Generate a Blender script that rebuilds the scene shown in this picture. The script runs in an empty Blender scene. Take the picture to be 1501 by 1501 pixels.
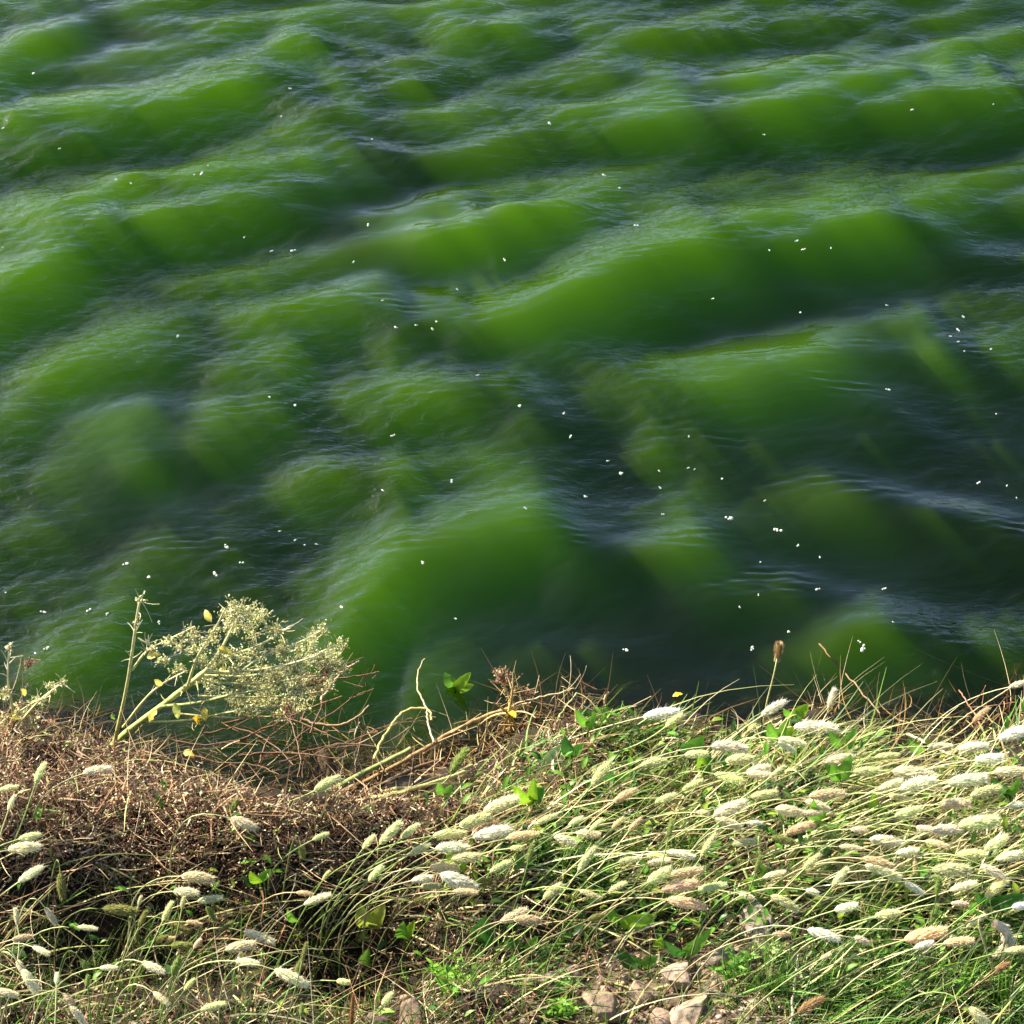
import bpy, bmesh, math, random
import numpy as np
from mathutils import Vector

random.seed(11)
RNG = np.random.default_rng(7)
scene = bpy.context.scene
COL = scene.collection

# ------------------------------------------------------------------ camera
CAM_H, PITCH, FOV = 2.8, math.radians(41.0), math.radians(24.0)
cam_data = bpy.data.cameras.new('camera')
cam = bpy.data.objects.new('camera', cam_data)
COL.objects.link(cam)
cam.location = (0, 0, CAM_H)
cam.rotation_euler = (math.pi / 2 - PITCH, 0, 0)
cam_data.sensor_width = 36
cam_data.sensor_fit = 'HORIZONTAL'
cam_data.lens = 18 / math.tan(FOV / 2)
cam_data.clip_start = 0.05
cam_data.clip_end = 2000
scene.camera = cam

# ------------------------------------------------------------------ light
SUN_EL, SUN_AZ = math.radians(38), math.radians(-60)     # azimuth from +y (away from the viewer), negative = left
world = bpy.data.worlds.new('World')
scene.world = world
world.use_nodes = True
wn = world.node_tree.nodes
wl = world.node_tree.links
wn.clear()
sky = wn.new('ShaderNodeTexSky')
sky.sky_type = 'NISHITA'
sky.sun_disc = False
sky.sun_elevation = SUN_EL
sky.sun_rotation = SUN_AZ
sky.air_density = 0.45
sky.dust_density = 1.3
sky.ozone_density = 1.0
bg = wn.new('ShaderNodeBackground')
bg.inputs['Strength'].default_value = 0.125
wo = wn.new('ShaderNodeOutputWorld')
wl.new(sky.outputs[0], bg.inputs['Color'])
wl.new(bg.outputs[0], wo.inputs['Surface'])

sun_data = bpy.data.lights.new('sun', 'SUN')
sun_data.energy = 4.8
sun_data.angle = math.radians(0.5)
sun_data.color = (1.0, 0.91, 0.74)
sun = bpy.data.objects.new('sun', sun_data)
COL.objects.link(sun)
sv = Vector((math.sin(SUN_AZ) * math.cos(SUN_EL), math.cos(SUN_AZ) * math.cos(SUN_EL), math.sin(SUN_EL)))
sun.rotation_euler = sv.to_track_quat('Z', 'Y').to_euler()
sun.location = sv * 20

vs = scene.view_settings
vs.view_transform = 'Standard'
vs.look = 'None'
vs.gamma = 1
vs.use_curve_mapping = False
vs.exposure = 1.8
scene.render.engine = 'CYCLES'
scene.cycles.use_denoising = True
scene.cycles.denoiser = 'OPENIMAGEDENOISE'
scene.cycles.max_bounces = 6
scene.cycles.diffuse_bounces = 3
scene.cycles.glossy_bounces = 3
scene.cycles.transmission_bounces = 4
scene.cycles.volume_bounces = 4
scene.cycles.transparent_max_bounces = 8
scene.cycles.caustics_reflective = False
scene.cycles.caustics_refractive = False

# ------------------------------------------------------------------ helpers: placing
CF = np.array([0, math.cos(PITCH), -math.sin(PITCH)])
CU = np.array([0, math.sin(PITCH), math.cos(PITCH)])
CR = np.array([1.0, 0, 0])
TF = math.tan(FOV / 2)
HALF = 750.5


def ray(px, py):
    px = np.asarray(px, float)[..., None]
    py = np.asarray(py, float)[..., None]
    return CF + (px - HALF) / HALF * TF * CR + (HALF - py) / HALF * TF * CU


def on_plane(px, py, z=0.0):
    d = ray(px, py)
    t = (z - CAM_H) / d[..., 2]
    return d * t[..., None] + np.array([0, 0, CAM_H])


def project(p):
    p = np.asarray(p, float) - np.array([0, 0, CAM_H])
    w = p @ CF
    return HALF + (p @ CR) / w / TF * HALF, HALF - (p @ CU) / w / TF * HALF


def smooth(e0, e1, x):
    t = np.clip((x - e0) / (e1 - e0), 0, 1)
    return t * t * (3 - 2 * t)


class WaveSum:
    """a sum of plane waves used as smooth noise"""
    def __init__(self, n, l0, l1, a0=0, a1=360, seed=0, power=1.0):
        r = np.random.default_rng(seed)
        lam = np.exp(r.uniform(math.log(l0), math.log(l1), n))
        ang = np.radians(r.uniform(a0, a1, n))
        self.kx, self.ky = 2 * np.pi / lam * np.cos(ang), 2 * np.pi / lam * np.sin(ang)
        self.ph = r.uniform(0, 2 * np.pi, n)
        self.amp = lam ** power
        self.amp /= math.sqrt((self.amp ** 2).sum() / 2)

    def __call__(self, x, y):
        out = np.zeros(np.broadcast(x, y).shape)
        for kx, ky, ph, a in zip(self.kx, self.ky, self.ph, self.amp):
            out += a * np.sin(kx * x + ky * y + ph)
        return out


# ------------------------------------------------------------------ shore line and ground height
SHORE_PX = [(-700, 1085), (-300, 1080), (0, 1072), (150, 1090), (230, 1128), (330, 1172), (400, 1198), (460, 1190), (560, 1152),
            (680, 1122), (760, 1088), (850, 1062), (1000, 1052), (1150, 1060), (1250, 1080), (1310, 1094),
            (1400, 1092), (1460, 1072), (1510, 1045), (1800, 1030), (2200, 1040)]
_sp = on_plane([p[0] for p in SHORE_PX], [p[1] for p in SHORE_PX])
SH_X, SH_Y = _sp[:, 0], _sp[:, 1]
NZ_BIG = WaveSum(14, 0.5, 1.6, seed=3)
NZ_MID = WaveSum(22, 0.10, 0.4, seed=4)
NZ_SML = WaveSum(26, 0.03, 0.09, seed=5)


def shore_y(x):
    return np.interp(x, SH_X, SH_Y) + 0.012 * np.sin(x * 31) + 0.008 * np.sin(x * 67 + 1)


def ground_z(x, y, fine=True):
    x = np.asarray(x, float)
    y = np.asarray(y, float)
    d = shore_y(x) - y
    up = 0.05 * smooth(0, 0.08, d) + 0.20 * (1 - np.exp(-np.clip(d, 0, 9) / 0.42)) + 0.05 * smooth(1.2, 6, d)
    dn = np.clip(d, -2.0, 0) * 0.45
    z = np.where(d > 0, up, dn)
    on = smooth(0.0, 0.12, d)
    # hummock of dry weed on the left and the hollow in front of it
    hum = 0.075 * np.exp(-((x + 0.50) / 0.40) ** 2 - ((y - 2.365) / 0.09) ** 2)
    hol = 0.11 * np.exp(-((x + 0.33) / 0.40) ** 2 - ((y - 2.12) / 0.09) ** 2)
    z = z + on * (hum - hol)
    if fine:
        z = z + on * (0.012 * NZ_MID(x, y) + 0.004 * NZ_SML(x, y))
    return z


def on_ground(px, py, h=0.0):
    """the point h above the bank that is seen at a pixel of the photograph"""
    px = np.asarray(px, float)
    z = np.full(px.shape, 0.15)
    for _ in range(7):
        p = on_plane_z(px, py, z)
        z = 0.5 * z + 0.5 * (ground_z(p[..., 0], p[..., 1], False) + h)
    p = on_plane_z(px, py, z)
    return p


def on_plane_z(px, py, z):
    d = ray(px, py)
    t = (z - CAM_H) / d[..., 2]
    return d * t[..., None] + np.array([0, 0, CAM_H])


# ------------------------------------------------------------------ helpers: objects and meshes
def tag(o, label=None, cat=None, group=None, kind=None):
    if label: o['label'] = label
    if cat: o['category'] = cat
    if group: o['group'] = group
    if kind: o['kind'] = kind
    return o


def empty(name, loc, parent=None):
    o = bpy.data.objects.new(name, None)
    o.empty_display_size = 0.02
    COL.objects.link(o)
    o.location = loc
    return o


def np_mesh(name, verts, quads, cols=None, smooth_shade=False):
    """quads: (n,4) or (n,3) index array"""
    me = bpy.data.meshes.new(name)
    verts = np.asarray(verts, np.float32)
    quads = np.asarray(quads, np.int32)
    k = quads.shape[1]
    me.vertices.add(len(verts))
    me.vertices.foreach_set('co', verts.ravel())
    me.loops.add(quads.size)
    me.loops.foreach_set('vertex_index', quads.ravel())
    me.polygons.add(len(quads))
    me.polygons.foreach_set('loop_start', np.arange(0, quads.size, k, dtype=np.int32))
    me.polygons.foreach_set('loop_total', np.full(len(quads), k, np.int32))
    if smooth_shade:
        me.polygons.foreach_set('use_smooth', np.ones(len(quads), bool))
    if cols is not None:
        a = me.attributes.new('tint', 'FLOAT_COLOR', 'POINT')
        c = np.ones((len(verts), 4), np.float32)
        c[:, :3] = cols
        a.data.foreach_set('color', c.ravel())
    me.update(calc_edges=True)
    return me


def obj(name, me, m=None, parent=None, loc=None):
    o = bpy.data.objects.new(name, me)
    COL.objects.link(o)
    if m is not None and len(me.materials) == 0:
        me.materials.append(m)
    if parent is not None:
        o.parent = parent
    if loc is not None:
        o.location = loc
    return o


# ------------------------------------------------------------------ materials
def new_mat(name):
    m = bpy.data.materials.new(name)
    m.use_nodes = True
    nt = m.node_tree
    nt.nodes.clear()
    return m, nt, nt.nodes, nt.links


def water_material():
    """turbid algae water: a clear reflecting surface over a volume that scatters green light"""
    m, nt, N, L = new_mat('algae_water')
    out = N.new('ShaderNodeOutputMaterial')
    tc = N.new('ShaderNodeTexCoord')
    # fine wind ripples, stronger in some patches
    mp = N.new('ShaderNodeMapping')
    mp.inputs['Rotation'].default_value = (0, 0, math.radians(-18))
    mp.inputs['Scale'].default_value = (42, 78, 40)
    L.new(tc.outputs['Object'], mp.inputs['Vector'])
    n1 = N.new('ShaderNodeTexNoise')
    n1.inputs['Scale'].default_value = 1.0
    n1.inputs['Detail'].default_value = 2.0
    n1.inputs['Distortion'].default_value = 0.6
    L.new(mp.outputs[0], n1.inputs['Vector'])
    at = N.new('ShaderNodeAttribute')
    at.attribute_name = 'ripple'
    bu = N.new('ShaderNodeBump')
    bu.inputs['Distance'].default_value = 0.0042
    L.new(n1.outputs['Fac'], bu.inputs['Height'])
    L.new(at.outputs['Fac'], bu.inputs['Strength'])
    tr = N.new('ShaderNodeBsdfTransparent')
    gl = N.new('ShaderNodeBsdfGlossy')
    gl.inputs['Roughness'].default_value = 0.085
    L.new(bu.outputs[0], gl.inputs['Normal'])
    fr = N.new('ShaderNodeFresnel')
    fr.inputs['IOR'].default_value = 1.333
    L.new(bu.outputs[0], fr.inputs['Normal'])
    mg = N.new('ShaderNodeMixShader')
    L.new(fr.outputs[0], mg.inputs[0])
    L.new(tr.outputs[0], mg.inputs[1])
    L.new(gl.outputs[0], mg.inputs[2])
    L.new(mg.outputs[0], out.inputs['Surface'])
    sc = N.new('ShaderNodeVolumeScatter')
    sc.inputs['Color'].default_value = (0.255, 0.51, 0.004, 1)
    sc.inputs['Density'].default_value = 6.0
    sc.inputs['Anisotropy'].default_value = 0.35
    ab = N.new('ShaderNodeVolumeAbsorption')
    ab.inputs['Color'].default_value = (0.27, 0.54, 0.0, 1)
    ab.inputs['Density'].default_value = 12.5
    ad = N.new('ShaderNodeAddShader')
    L.new(sc.outputs[0], ad.inputs[0])
    L.new(ab.outputs[0], ad.inputs[1])
    L.new(ad.outputs[0], out.inputs['Volume'])
    return m


# ------------------------------------------------------------------ the lake
# wave crests: (pixels along the crest line in the photograph, height m, near-side width m, far-side width m)
CRESTS = [
    ([(-90, 215), (0, 190), (90, 193), (150, 178), (240, 162), (330, 138), (400, 126), (455, 150)], .040, .075, .15),
    ([(-90, 500), (0, 432), (60, 396), (130, 358), (200, 342), (270, 324), (340, 306), (420, 290), (490, 270)], .042, .075, .14),
    ([(390, 215), (480, 206), (560, 228), (640, 232), (720, 216), (800, 196), (860, 190)], .026, .055, .10),
    ([(560, 350), (650, 362), (720, 370), (790, 345), (850, 332)], .028, .055, .09),
    ([(530, 450), (590, 482), (650, 478), (690, 490), (740, 484), (790, 492)], .024, .050, .09),
    ([(900, 188), (1000, 170), (1080, 176), (1180, 166), (1260, 165), (1330, 166), (1420, 158), (1560, 150)], .048, .080, .15),
    ([(780, 462), (850, 432), (950, 402), (1040, 376), (1100, 380), (1200, 376), (1280, 354), (1330, 342), (1390, 352)], .060, .085, .15),
    ([(820, 510), (880, 545), (940, 562), (1010, 566), (1080, 556), (1150, 550), (1230, 530), (1310, 512)], .028, .065, .12),
    ([(530, 582), (600, 566), (660, 571), (720, 586), (770, 600), (840, 606)], .022, .055, .08),
    ([(470, 930), (540, 885), (600, 832), (660, 822), (720, 815), (790, 800)], .036, .070, .12),
    ([(790, 803), (850, 824), (920, 826), (980, 820), (1050, 800)], .030, .065, .10),
    ([(-160, 640), (-60, 622), (20, 592), (90, 545), (150, 526), (210, 512)], .018, .065, .12),
    ([(-90, 130), (0, 98), (50, 74), (110, 62)], .032, .07, .10),
    ([(640, 46), (720, 42), (790, 40)], .026, .05, .09),
    ([(400, 60), (440, 58), (480, 68)], .024, .045, .07),
    ([(1150, 728), (1250, 745), (1330, 760), (1400, 780), (1560, 812)], .028, .065, .08),
    ([(1190, 960), (1270, 935), (1330, 946), (1400, 966), (1560, 966)], .032, .065, .09),
    ([(1060, 600), (1200, 592), (1330, 612)], .016, .06, .09),
    ([(1370, 100), (1415, 94), (1460, 100)], .022, .045, .07),
    ([(1360, 296), (1400, 290), (1460, 286), (1560, 280)], .024, .055, .09),
    ([(1330, 480), (1380, 515), (1430, 540), (1560, 546)], .011, .06, .08),
    ([(280, 645), (360, 618), (440, 592)], .020, .06, .10),
    ([(430, 690), (520, 692), (620, 710)], .018, .055, .07),
    ([(40, 995), (130, 966), (200, 936)], .022, .06, .10),
    ([(340, 478), (430, 470), (520, 452)], .016, .055, .08),
    ([(930, 650), (1000, 640), (1060, 655)], .014, .06, .09),
    ([(160, 260), (260, 275), (330, 262)], .014, .045, .07),
    ([(880, 70), (1000, 60), (1100, 52)], .018, .05, .09),
    ([(200, 50), (300, 55), (360, 45)], .016, .05, .08),
    ([(480, 125), (560, 135), (640, 125)], .016, .045, .07),
    ([(640, 300), (700, 325), (790, 325), (880, 300), (910, 285)], .022, .05, .08),
    ([(600, 345), (660, 358), (720, 352), (760, 330)], .016, .045, .07),
    ([(940, 300), (1040, 330), (1140, 330), (1240, 310)], .018, .05, .09),
    ([(1060, 130), (1150, 128), (1250, 120), (1340, 124)], .018, .05, .08),
    ([(20, 300), (90, 310), (150, 300), (200, 280)], .018, .05, .08),
    ([(480, 180), (560, 172), (640, 178), (720, 165)], .016, .045, .07),
    ([(850, 110), (940, 118), (1020, 105)], .014, .045, .07),
    ([(560, 610), (640, 600), (700, 612)], .014, .05, .07),
    ([(300, 560), (380, 545), (450, 520)], .016, .055, .09),
    ([(180, 700), (260, 680), (340, 690)], .014, .055, .09),
    ([(180, 830), (280, 815), (380, 825)], .012, .055, .09),
    ([(1060, 660), (1160, 650), (1260, 655), (1340, 640)], .016, .06, .10),
    ([(1000, 880), (1100, 868), (1200, 880)], .014, .06, .10),
]
# crests that run away from the viewer: (pixels, height, right-side width, left-side width)
CRESTS_AWAY = [
    ([(765, 560), (782, 640), (786, 720), (780, 775), (752, 830)], .017, .085, .16),
    ([(250, 420), (235, 500), (200, 580), (160, 660), (120, 760)], .010, .07, .12),
]


def crest_profile(s, wn_, wf_):
    e = np.minimum(0.010, 0.35 * wn_)
    d = np.sqrt(s * s + e * e) - e          # a crest rounded over about a centimetre
    near = np.exp(-(d / wn_) ** 1.35)
    far = np.exp(-(d / wf_) ** 1.5)
    h = np.where(s > 0, near, far)
    return h - 0.30 * np.exp(-((s - 2.1 * wn_) / (1.2 * wn_)) ** 2) - 0.08 * np.exp(-((s + 2.2 * wf_) / wf_) ** 2)


def wave_z(x, y):
    z = np.zeros(x.shape)
    streak = np.zeros(x.shape)
    wob = 0.008 * NZ_MID(x * 0.6, y * 0.6)
    for pts, a, w0, w1 in CRESTS:
        P = on_plane([p[0] for p in pts], [p[1] for p in pts])
        X, Y = P[:, 0], P[:, 1]
        xs = np.linspace(X[0], X[-1], 60)
        ys = np.interp(xs, X, Y)
        k = np.exp(-np.linspace(-1.6, 1.6, 11) ** 2)
        ys = np.convolve(np.pad(ys, 5, mode='edge'), k / k.sum(), 'valid')
        m = np.gradient(ys, xs)
        s = (np.interp(x, xs, ys) + wob - y) / np.sqrt(1 + np.interp(x, xs, m) ** 2)
        L = X[-1] - X[0]
        e = min(0.22, 0.36 * L)
        env = smooth(X[0] - 0.8 * e, X[0] + 0.8 * e, x) * (1 - smooth(X[-1] - 0.8 * e, X[-1] + 0.8 * e, x))
        z += 0.92 * a * env * crest_profile(s, 1.10 * w0, 0.90 * w1)
        streak = np.maximum(streak, env * np.exp(-((s + 0.026) / 0.030) ** 2))
    for pts, a, w0, w1 in CRESTS_AWAY:
        P = on_plane([p[0] for p in pts], [p[1] for p in pts])[::-1]
        X, Y = P[:, 0], P[:, 1]
        ys = np.linspace(Y[0], Y[-1], 60)
        xs = np.interp(ys, Y, X)
        k = np.exp(-np.linspace(-1.6, 1.6, 11) ** 2)
        xs = np.convolve(np.pad(xs, 5, mode='edge'), k / k.sum(), 'valid')
        m = np.gradient(xs, ys)
        s = (x - np.interp(y, ys, xs) - wob) / np.sqrt(1 + np.interp(y, ys, m) ** 2)
        e = 0.3 * (Y[-1] - Y[0])
        env = smooth(Y[0] - 0.3 * e, Y[0] + e, y) * (1 - smooth(Y[-1] - e, Y[-1] + 0.3 * e, y))
        z += a * env * crest_profile(s, w0, w1)
    return z, streak


def make_lake():
    def axis(lo, hi, step, out_lo, out_hi, n, step_hi=None):
        if step_hi is None:
            core = np.arange(lo, hi, step)
        else:
            c = [lo]
            while c[-1] < hi:
                t = (c[-1] - lo) / (hi - lo)
                c.append(c[-1] + step + (step_hi - step) * t)
            core = np.array(c)
        a = lo - np.geomspace(step * 2, lo - out_lo, n)[::-1]
        b = core[-1] + np.geomspace(step * 2, out_hi - core[-1], n)
        return np.concatenate([a, core, b])
    xs = axis(-1.32, 1.32, 0.0042, -160, 160, 46)
    ys = axis(2.30, 5.6, 0.0042, 1.2, 420, 46, 0.0070)
    ys = ys[ys > 1.9]
    x, y = np.meshgrid(xs, ys)
    core = np.exp(-np.clip(np.abs(x) - 1.8, 0, None) * 1.2) * np.exp(-np.clip(y - 6.0, 0, None) * 0.8)
    z, streak = wave_z(x, y)
    z *= core
    swell = WaveSum(10, 0.35, 0.9, 55, 125, seed=21)
    chop = WaveSum(30, 0.09, 0.26, 58, 128, seed=22)
    rip = WaveSum(44, 0.022, 0.060, 75, 150, seed=23, power=0.9)
    pat = WaveSum(12, 0.35, 1.2, seed=24)
    px, py = project(np.stack([x, y, np.zeros_like(x)], -1))
    far = smooth(700, 100, py)
    left = smooth(900, 250, px)
    rough = np.clip(0.38 + 0.62 * np.maximum(far, 0.9 * left) + 0.28 * pat(x, y), 0.24, 1.25)
    fade = np.exp(-np.clip(np.hypot(x, y - 3) - 4, 0, None) * 0.15)
    z += fade * 0.002 * swell(x, y)
    z += fade * (0.0012 + 0.0034 * far) * chop(x, y)
    dense = smooth(1.5, 1.25, np.abs(x)) * smooth(5.9, 5.4, y)
    train = WaveSum(16, 0.016, 0.030, 70, 118, seed=25)
    z += dense * (0.00056 * rough * rip(x, y) + 0.00090 * streak * np.clip(0.5 + pat(x * 3, y * 3), 0, 1.3) * train(x, y))
    d = y - shore_y(x)
    z *= 0.12 + 0.88 * smooth(-0.05, 0.28, d)
    nv, nu = x.shape
    v = np.stack([x, y, z], -1).reshape(-1, 3)
    i = (np.arange(nv - 1)[:, None] * nu + np.arange(nu - 1)[None, :]).ravel()
    q = np.stack([i, i + 1, i + 1 + nu, i + nu], -1)
    # sides and bottom close the body of water
    rim = np.concatenate([np.arange(nu), np.arange(1, nv) * nu + nu - 1,
                          (nv - 1) * nu + np.arange(nu - 2, -1, -1), np.arange(nv - 2, 0, -1) * nu])
    low = v[rim].copy()
    low[:, 2] = -2.5
    n0, n = len(v), len(rim)
    k = np.arange(n)
    k2 = (k + 1) % n
    side = np.stack([rim[k], n0 + k, n0 + k2, rim[k2]], -1)
    mid = np.array([[0.0, 3.5, -2.5]])
    me = np_mesh('lake_water', np.concatenate([v, low, mid]),
                 np.concatenate([q, side, np.stack([n0 + k2, n0 + k, np.full(n, n0 + n), np.full(n, n0 + n)], -1)[:0]]), None, True)
    a = me.attributes.new('ripple', 'FLOAT', 'POINT')
    a.data.foreach_set('value', np.concatenate([(np.clip(rough, 0, 1.2) * 0.75).ravel(), np.zeros(n + 1)]).astype(np.float32))
    bm = bmesh.new()
    bm.from_mesh(me)
    bm.verts.ensure_lookup_table()
    c = bm.verts[n0 + n]
    for i0 in range(n):
        f = bm.faces.new((bm.verts[n0 + i0], c, bm.verts[n0 + (i0 + 1) % n]))
        f.smooth = False
    bm.to_mesh(me)
    bm.free()
    o = obj('lake_water', me, water_material())
    tag(o, kind='structure')
    return xs, ys, z


LAKE_X, LAKE_Y, LAKE_Z = make_lake()


def water_z(x, y):
    i = min(max(int(np.searchsorted(LAKE_X, x)), 1), len(LAKE_X) - 1)
    j = min(max(int(np.searchsorted(LAKE_Y, y)), 1), len(LAKE_Y) - 1)
    return float(max(LAKE_Z[j, i], LAKE_Z[j - 1, i - 1], LAKE_Z[j, i - 1], LAKE_Z[j - 1, i]))


# ------------------------------------------------------------------ materials of the bank
def tint_material(name, rough=0.6, transl=0.0, use_obj=False, noise=0.0, nscale=60, bump=0.0, spec=0.35):
    """base colour from the piece's own tint, with a little grain"""
    m, nt, N, L = new_mat(name)
    out = N.new('ShaderNodeOutputMaterial')
    p = N.new('ShaderNodeBsdfPrincipled')
    p.inputs['Roughness'].default_value = rough
    p.inputs['Specular IOR Level'].default_value = spec
    at = N.new('ShaderNodeAttribute')
    at.attribute_name = 'tint'
    col = at.outputs['Color']
    if use_obj:
        oi = N.new('ShaderNodeObjectInfo')
        mu = N.new('ShaderNodeMix')
        mu.data_type = 'RGBA'
        mu.blend_type = 'MULTIPLY'
        mu.inputs[0].default_value = 1.0
        L.new(col, mu.inputs[6])
        L.new(oi.outputs['Color'], mu.inputs[7])
        col = mu.outputs[2]
    if noise > 0 or bump > 0:
        tc = N.new('ShaderNodeTexCoord')
        nz = N.new('ShaderNodeTexNoise')
        nz.inputs['Scale'].default_value = nscale
        nz.inputs['Detail'].default_value = 6
        L.new(tc.outputs['Object'], nz.inputs['Vector'])
        if noise > 0:
            mr = N.new('ShaderNodeMapRange')
            mr.inputs['From Min'].default_value = 0.3
            mr.inputs['From Max'].default_value = 0.7
            mr.inputs['To Min'].default_value = 1 - noise
            mr.inputs['To Max'].default_value = 1 + noise
            L.new(nz.outputs['Fac'], mr.inputs['Value'])
            m2 = N.new('ShaderNodeMix')
            m2.data_type = 'RGBA'
            m2.blend_type = 'MULTIPLY'
            m2.inputs[0].default_value = 1.0
            L.new(col, m2.inputs[6])
            L.new(mr.outputs[0], m2.inputs[7])
            col = m2.outputs[2]
        if bump > 0:
            bu = N.new('ShaderNodeBump')
            bu.inputs['Distance'].default_value = bump
            bu.inputs['Strength'].default_value = 0.8
            L.new(nz.outputs['Fac'], bu.inputs['Height'])
            L.new(bu.outputs[0], p.inputs['Normal'])
    L.new(col, p.inputs['Base Color'])
    sh = p.outputs[0]
    if transl > 0:
        t = N.new('ShaderNodeBsdfTranslucent')
        L.new(col, t.inputs['Color'])
        mx = N.new('ShaderNodeMixShader')
        mx.inputs[0].default_value = transl
        L.new(sh, mx.inputs[1])
        L.new(t.outputs[0], mx.inputs[2])
        sh = mx.outputs[0]
    L.new(sh, out.inputs['Surface'])
    return m


M_SOIL = tint_material('soil', 0.9, noise=0.45, nscale=45, bump=0.006, spec=0.15)
M_STONE = tint_material('stone', 0.9, noise=0.45, nscale=70, bump=0.006, spec=0.15)
M_BLADE = tint_material('grass_blade', 0.5, 0.27)
M_DRY = tint_material('dry_plant', 0.75, 0.15)
M_STEM = tint_material('plant_stem', 0.5, 0.12, noise=0.25, nscale=160)
M_LEAF = tint_material('green_leaf', 0.42, 0.45, noise=0.22, nscale=120)
M_HAIR = tint_material('seed_head_hair', 0.6, 0.50, use_obj=True, spec=0.25)
M_FOAM = tint_material('foam', 0.25, 0.3, spec=0.6)


# ------------------------------------------------------------------ the bank
def make_bank():
    def axis(lo, hi, step, o0, o1, n):
        c = np.arange(lo, hi, step)
        return np.concatenate([lo - np.geomspace(step * 2, lo - o0, n)[::-1], c, c[-1] + np.geomspace(step * 2, o1 - c[-1], n)])
    xs = axis(-1.2, 1.2, 0.007, -160, 160, 40)
    ys = axis(1.62, 3.02, 0.007, -60, 420, 40)
    x, y = np.meshgrid(xs, ys)
    z = ground_z(x, y)
    px, py = project(np.stack([x, y, z], -1))
    near = y < 6
    stony = np.where(near, smooth(700, 900, px) * smooth(1330, 1420, py) * smooth(1330, 1120, px), 0)
    dark = np.array([0.020, 0.015, 0.009])
    tan = np.array([0.10, 0.076, 0.05])
    under = np.array([0.045, 0.038, 0.012])
    c = dark + (tan - dark) * stony[..., None]
    c = c + (under - c) * smooth(0.02, -0.02, z)[..., None]
    nv, nu = x.shape
    i = (np.arange(nv - 1)[:, None] * nu + np.arange(nu - 1)[None, :]).ravel()
    me = np_mesh('bank', np.stack([x, y, z], -1).reshape(-1, 3), np.stack([i, i + 1, i + 1 + nu, i + nu], -1), c.reshape(-1, 3), True)
    tag(obj('bank', me, M_SOIL), kind='structure')


make_bank()


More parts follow.
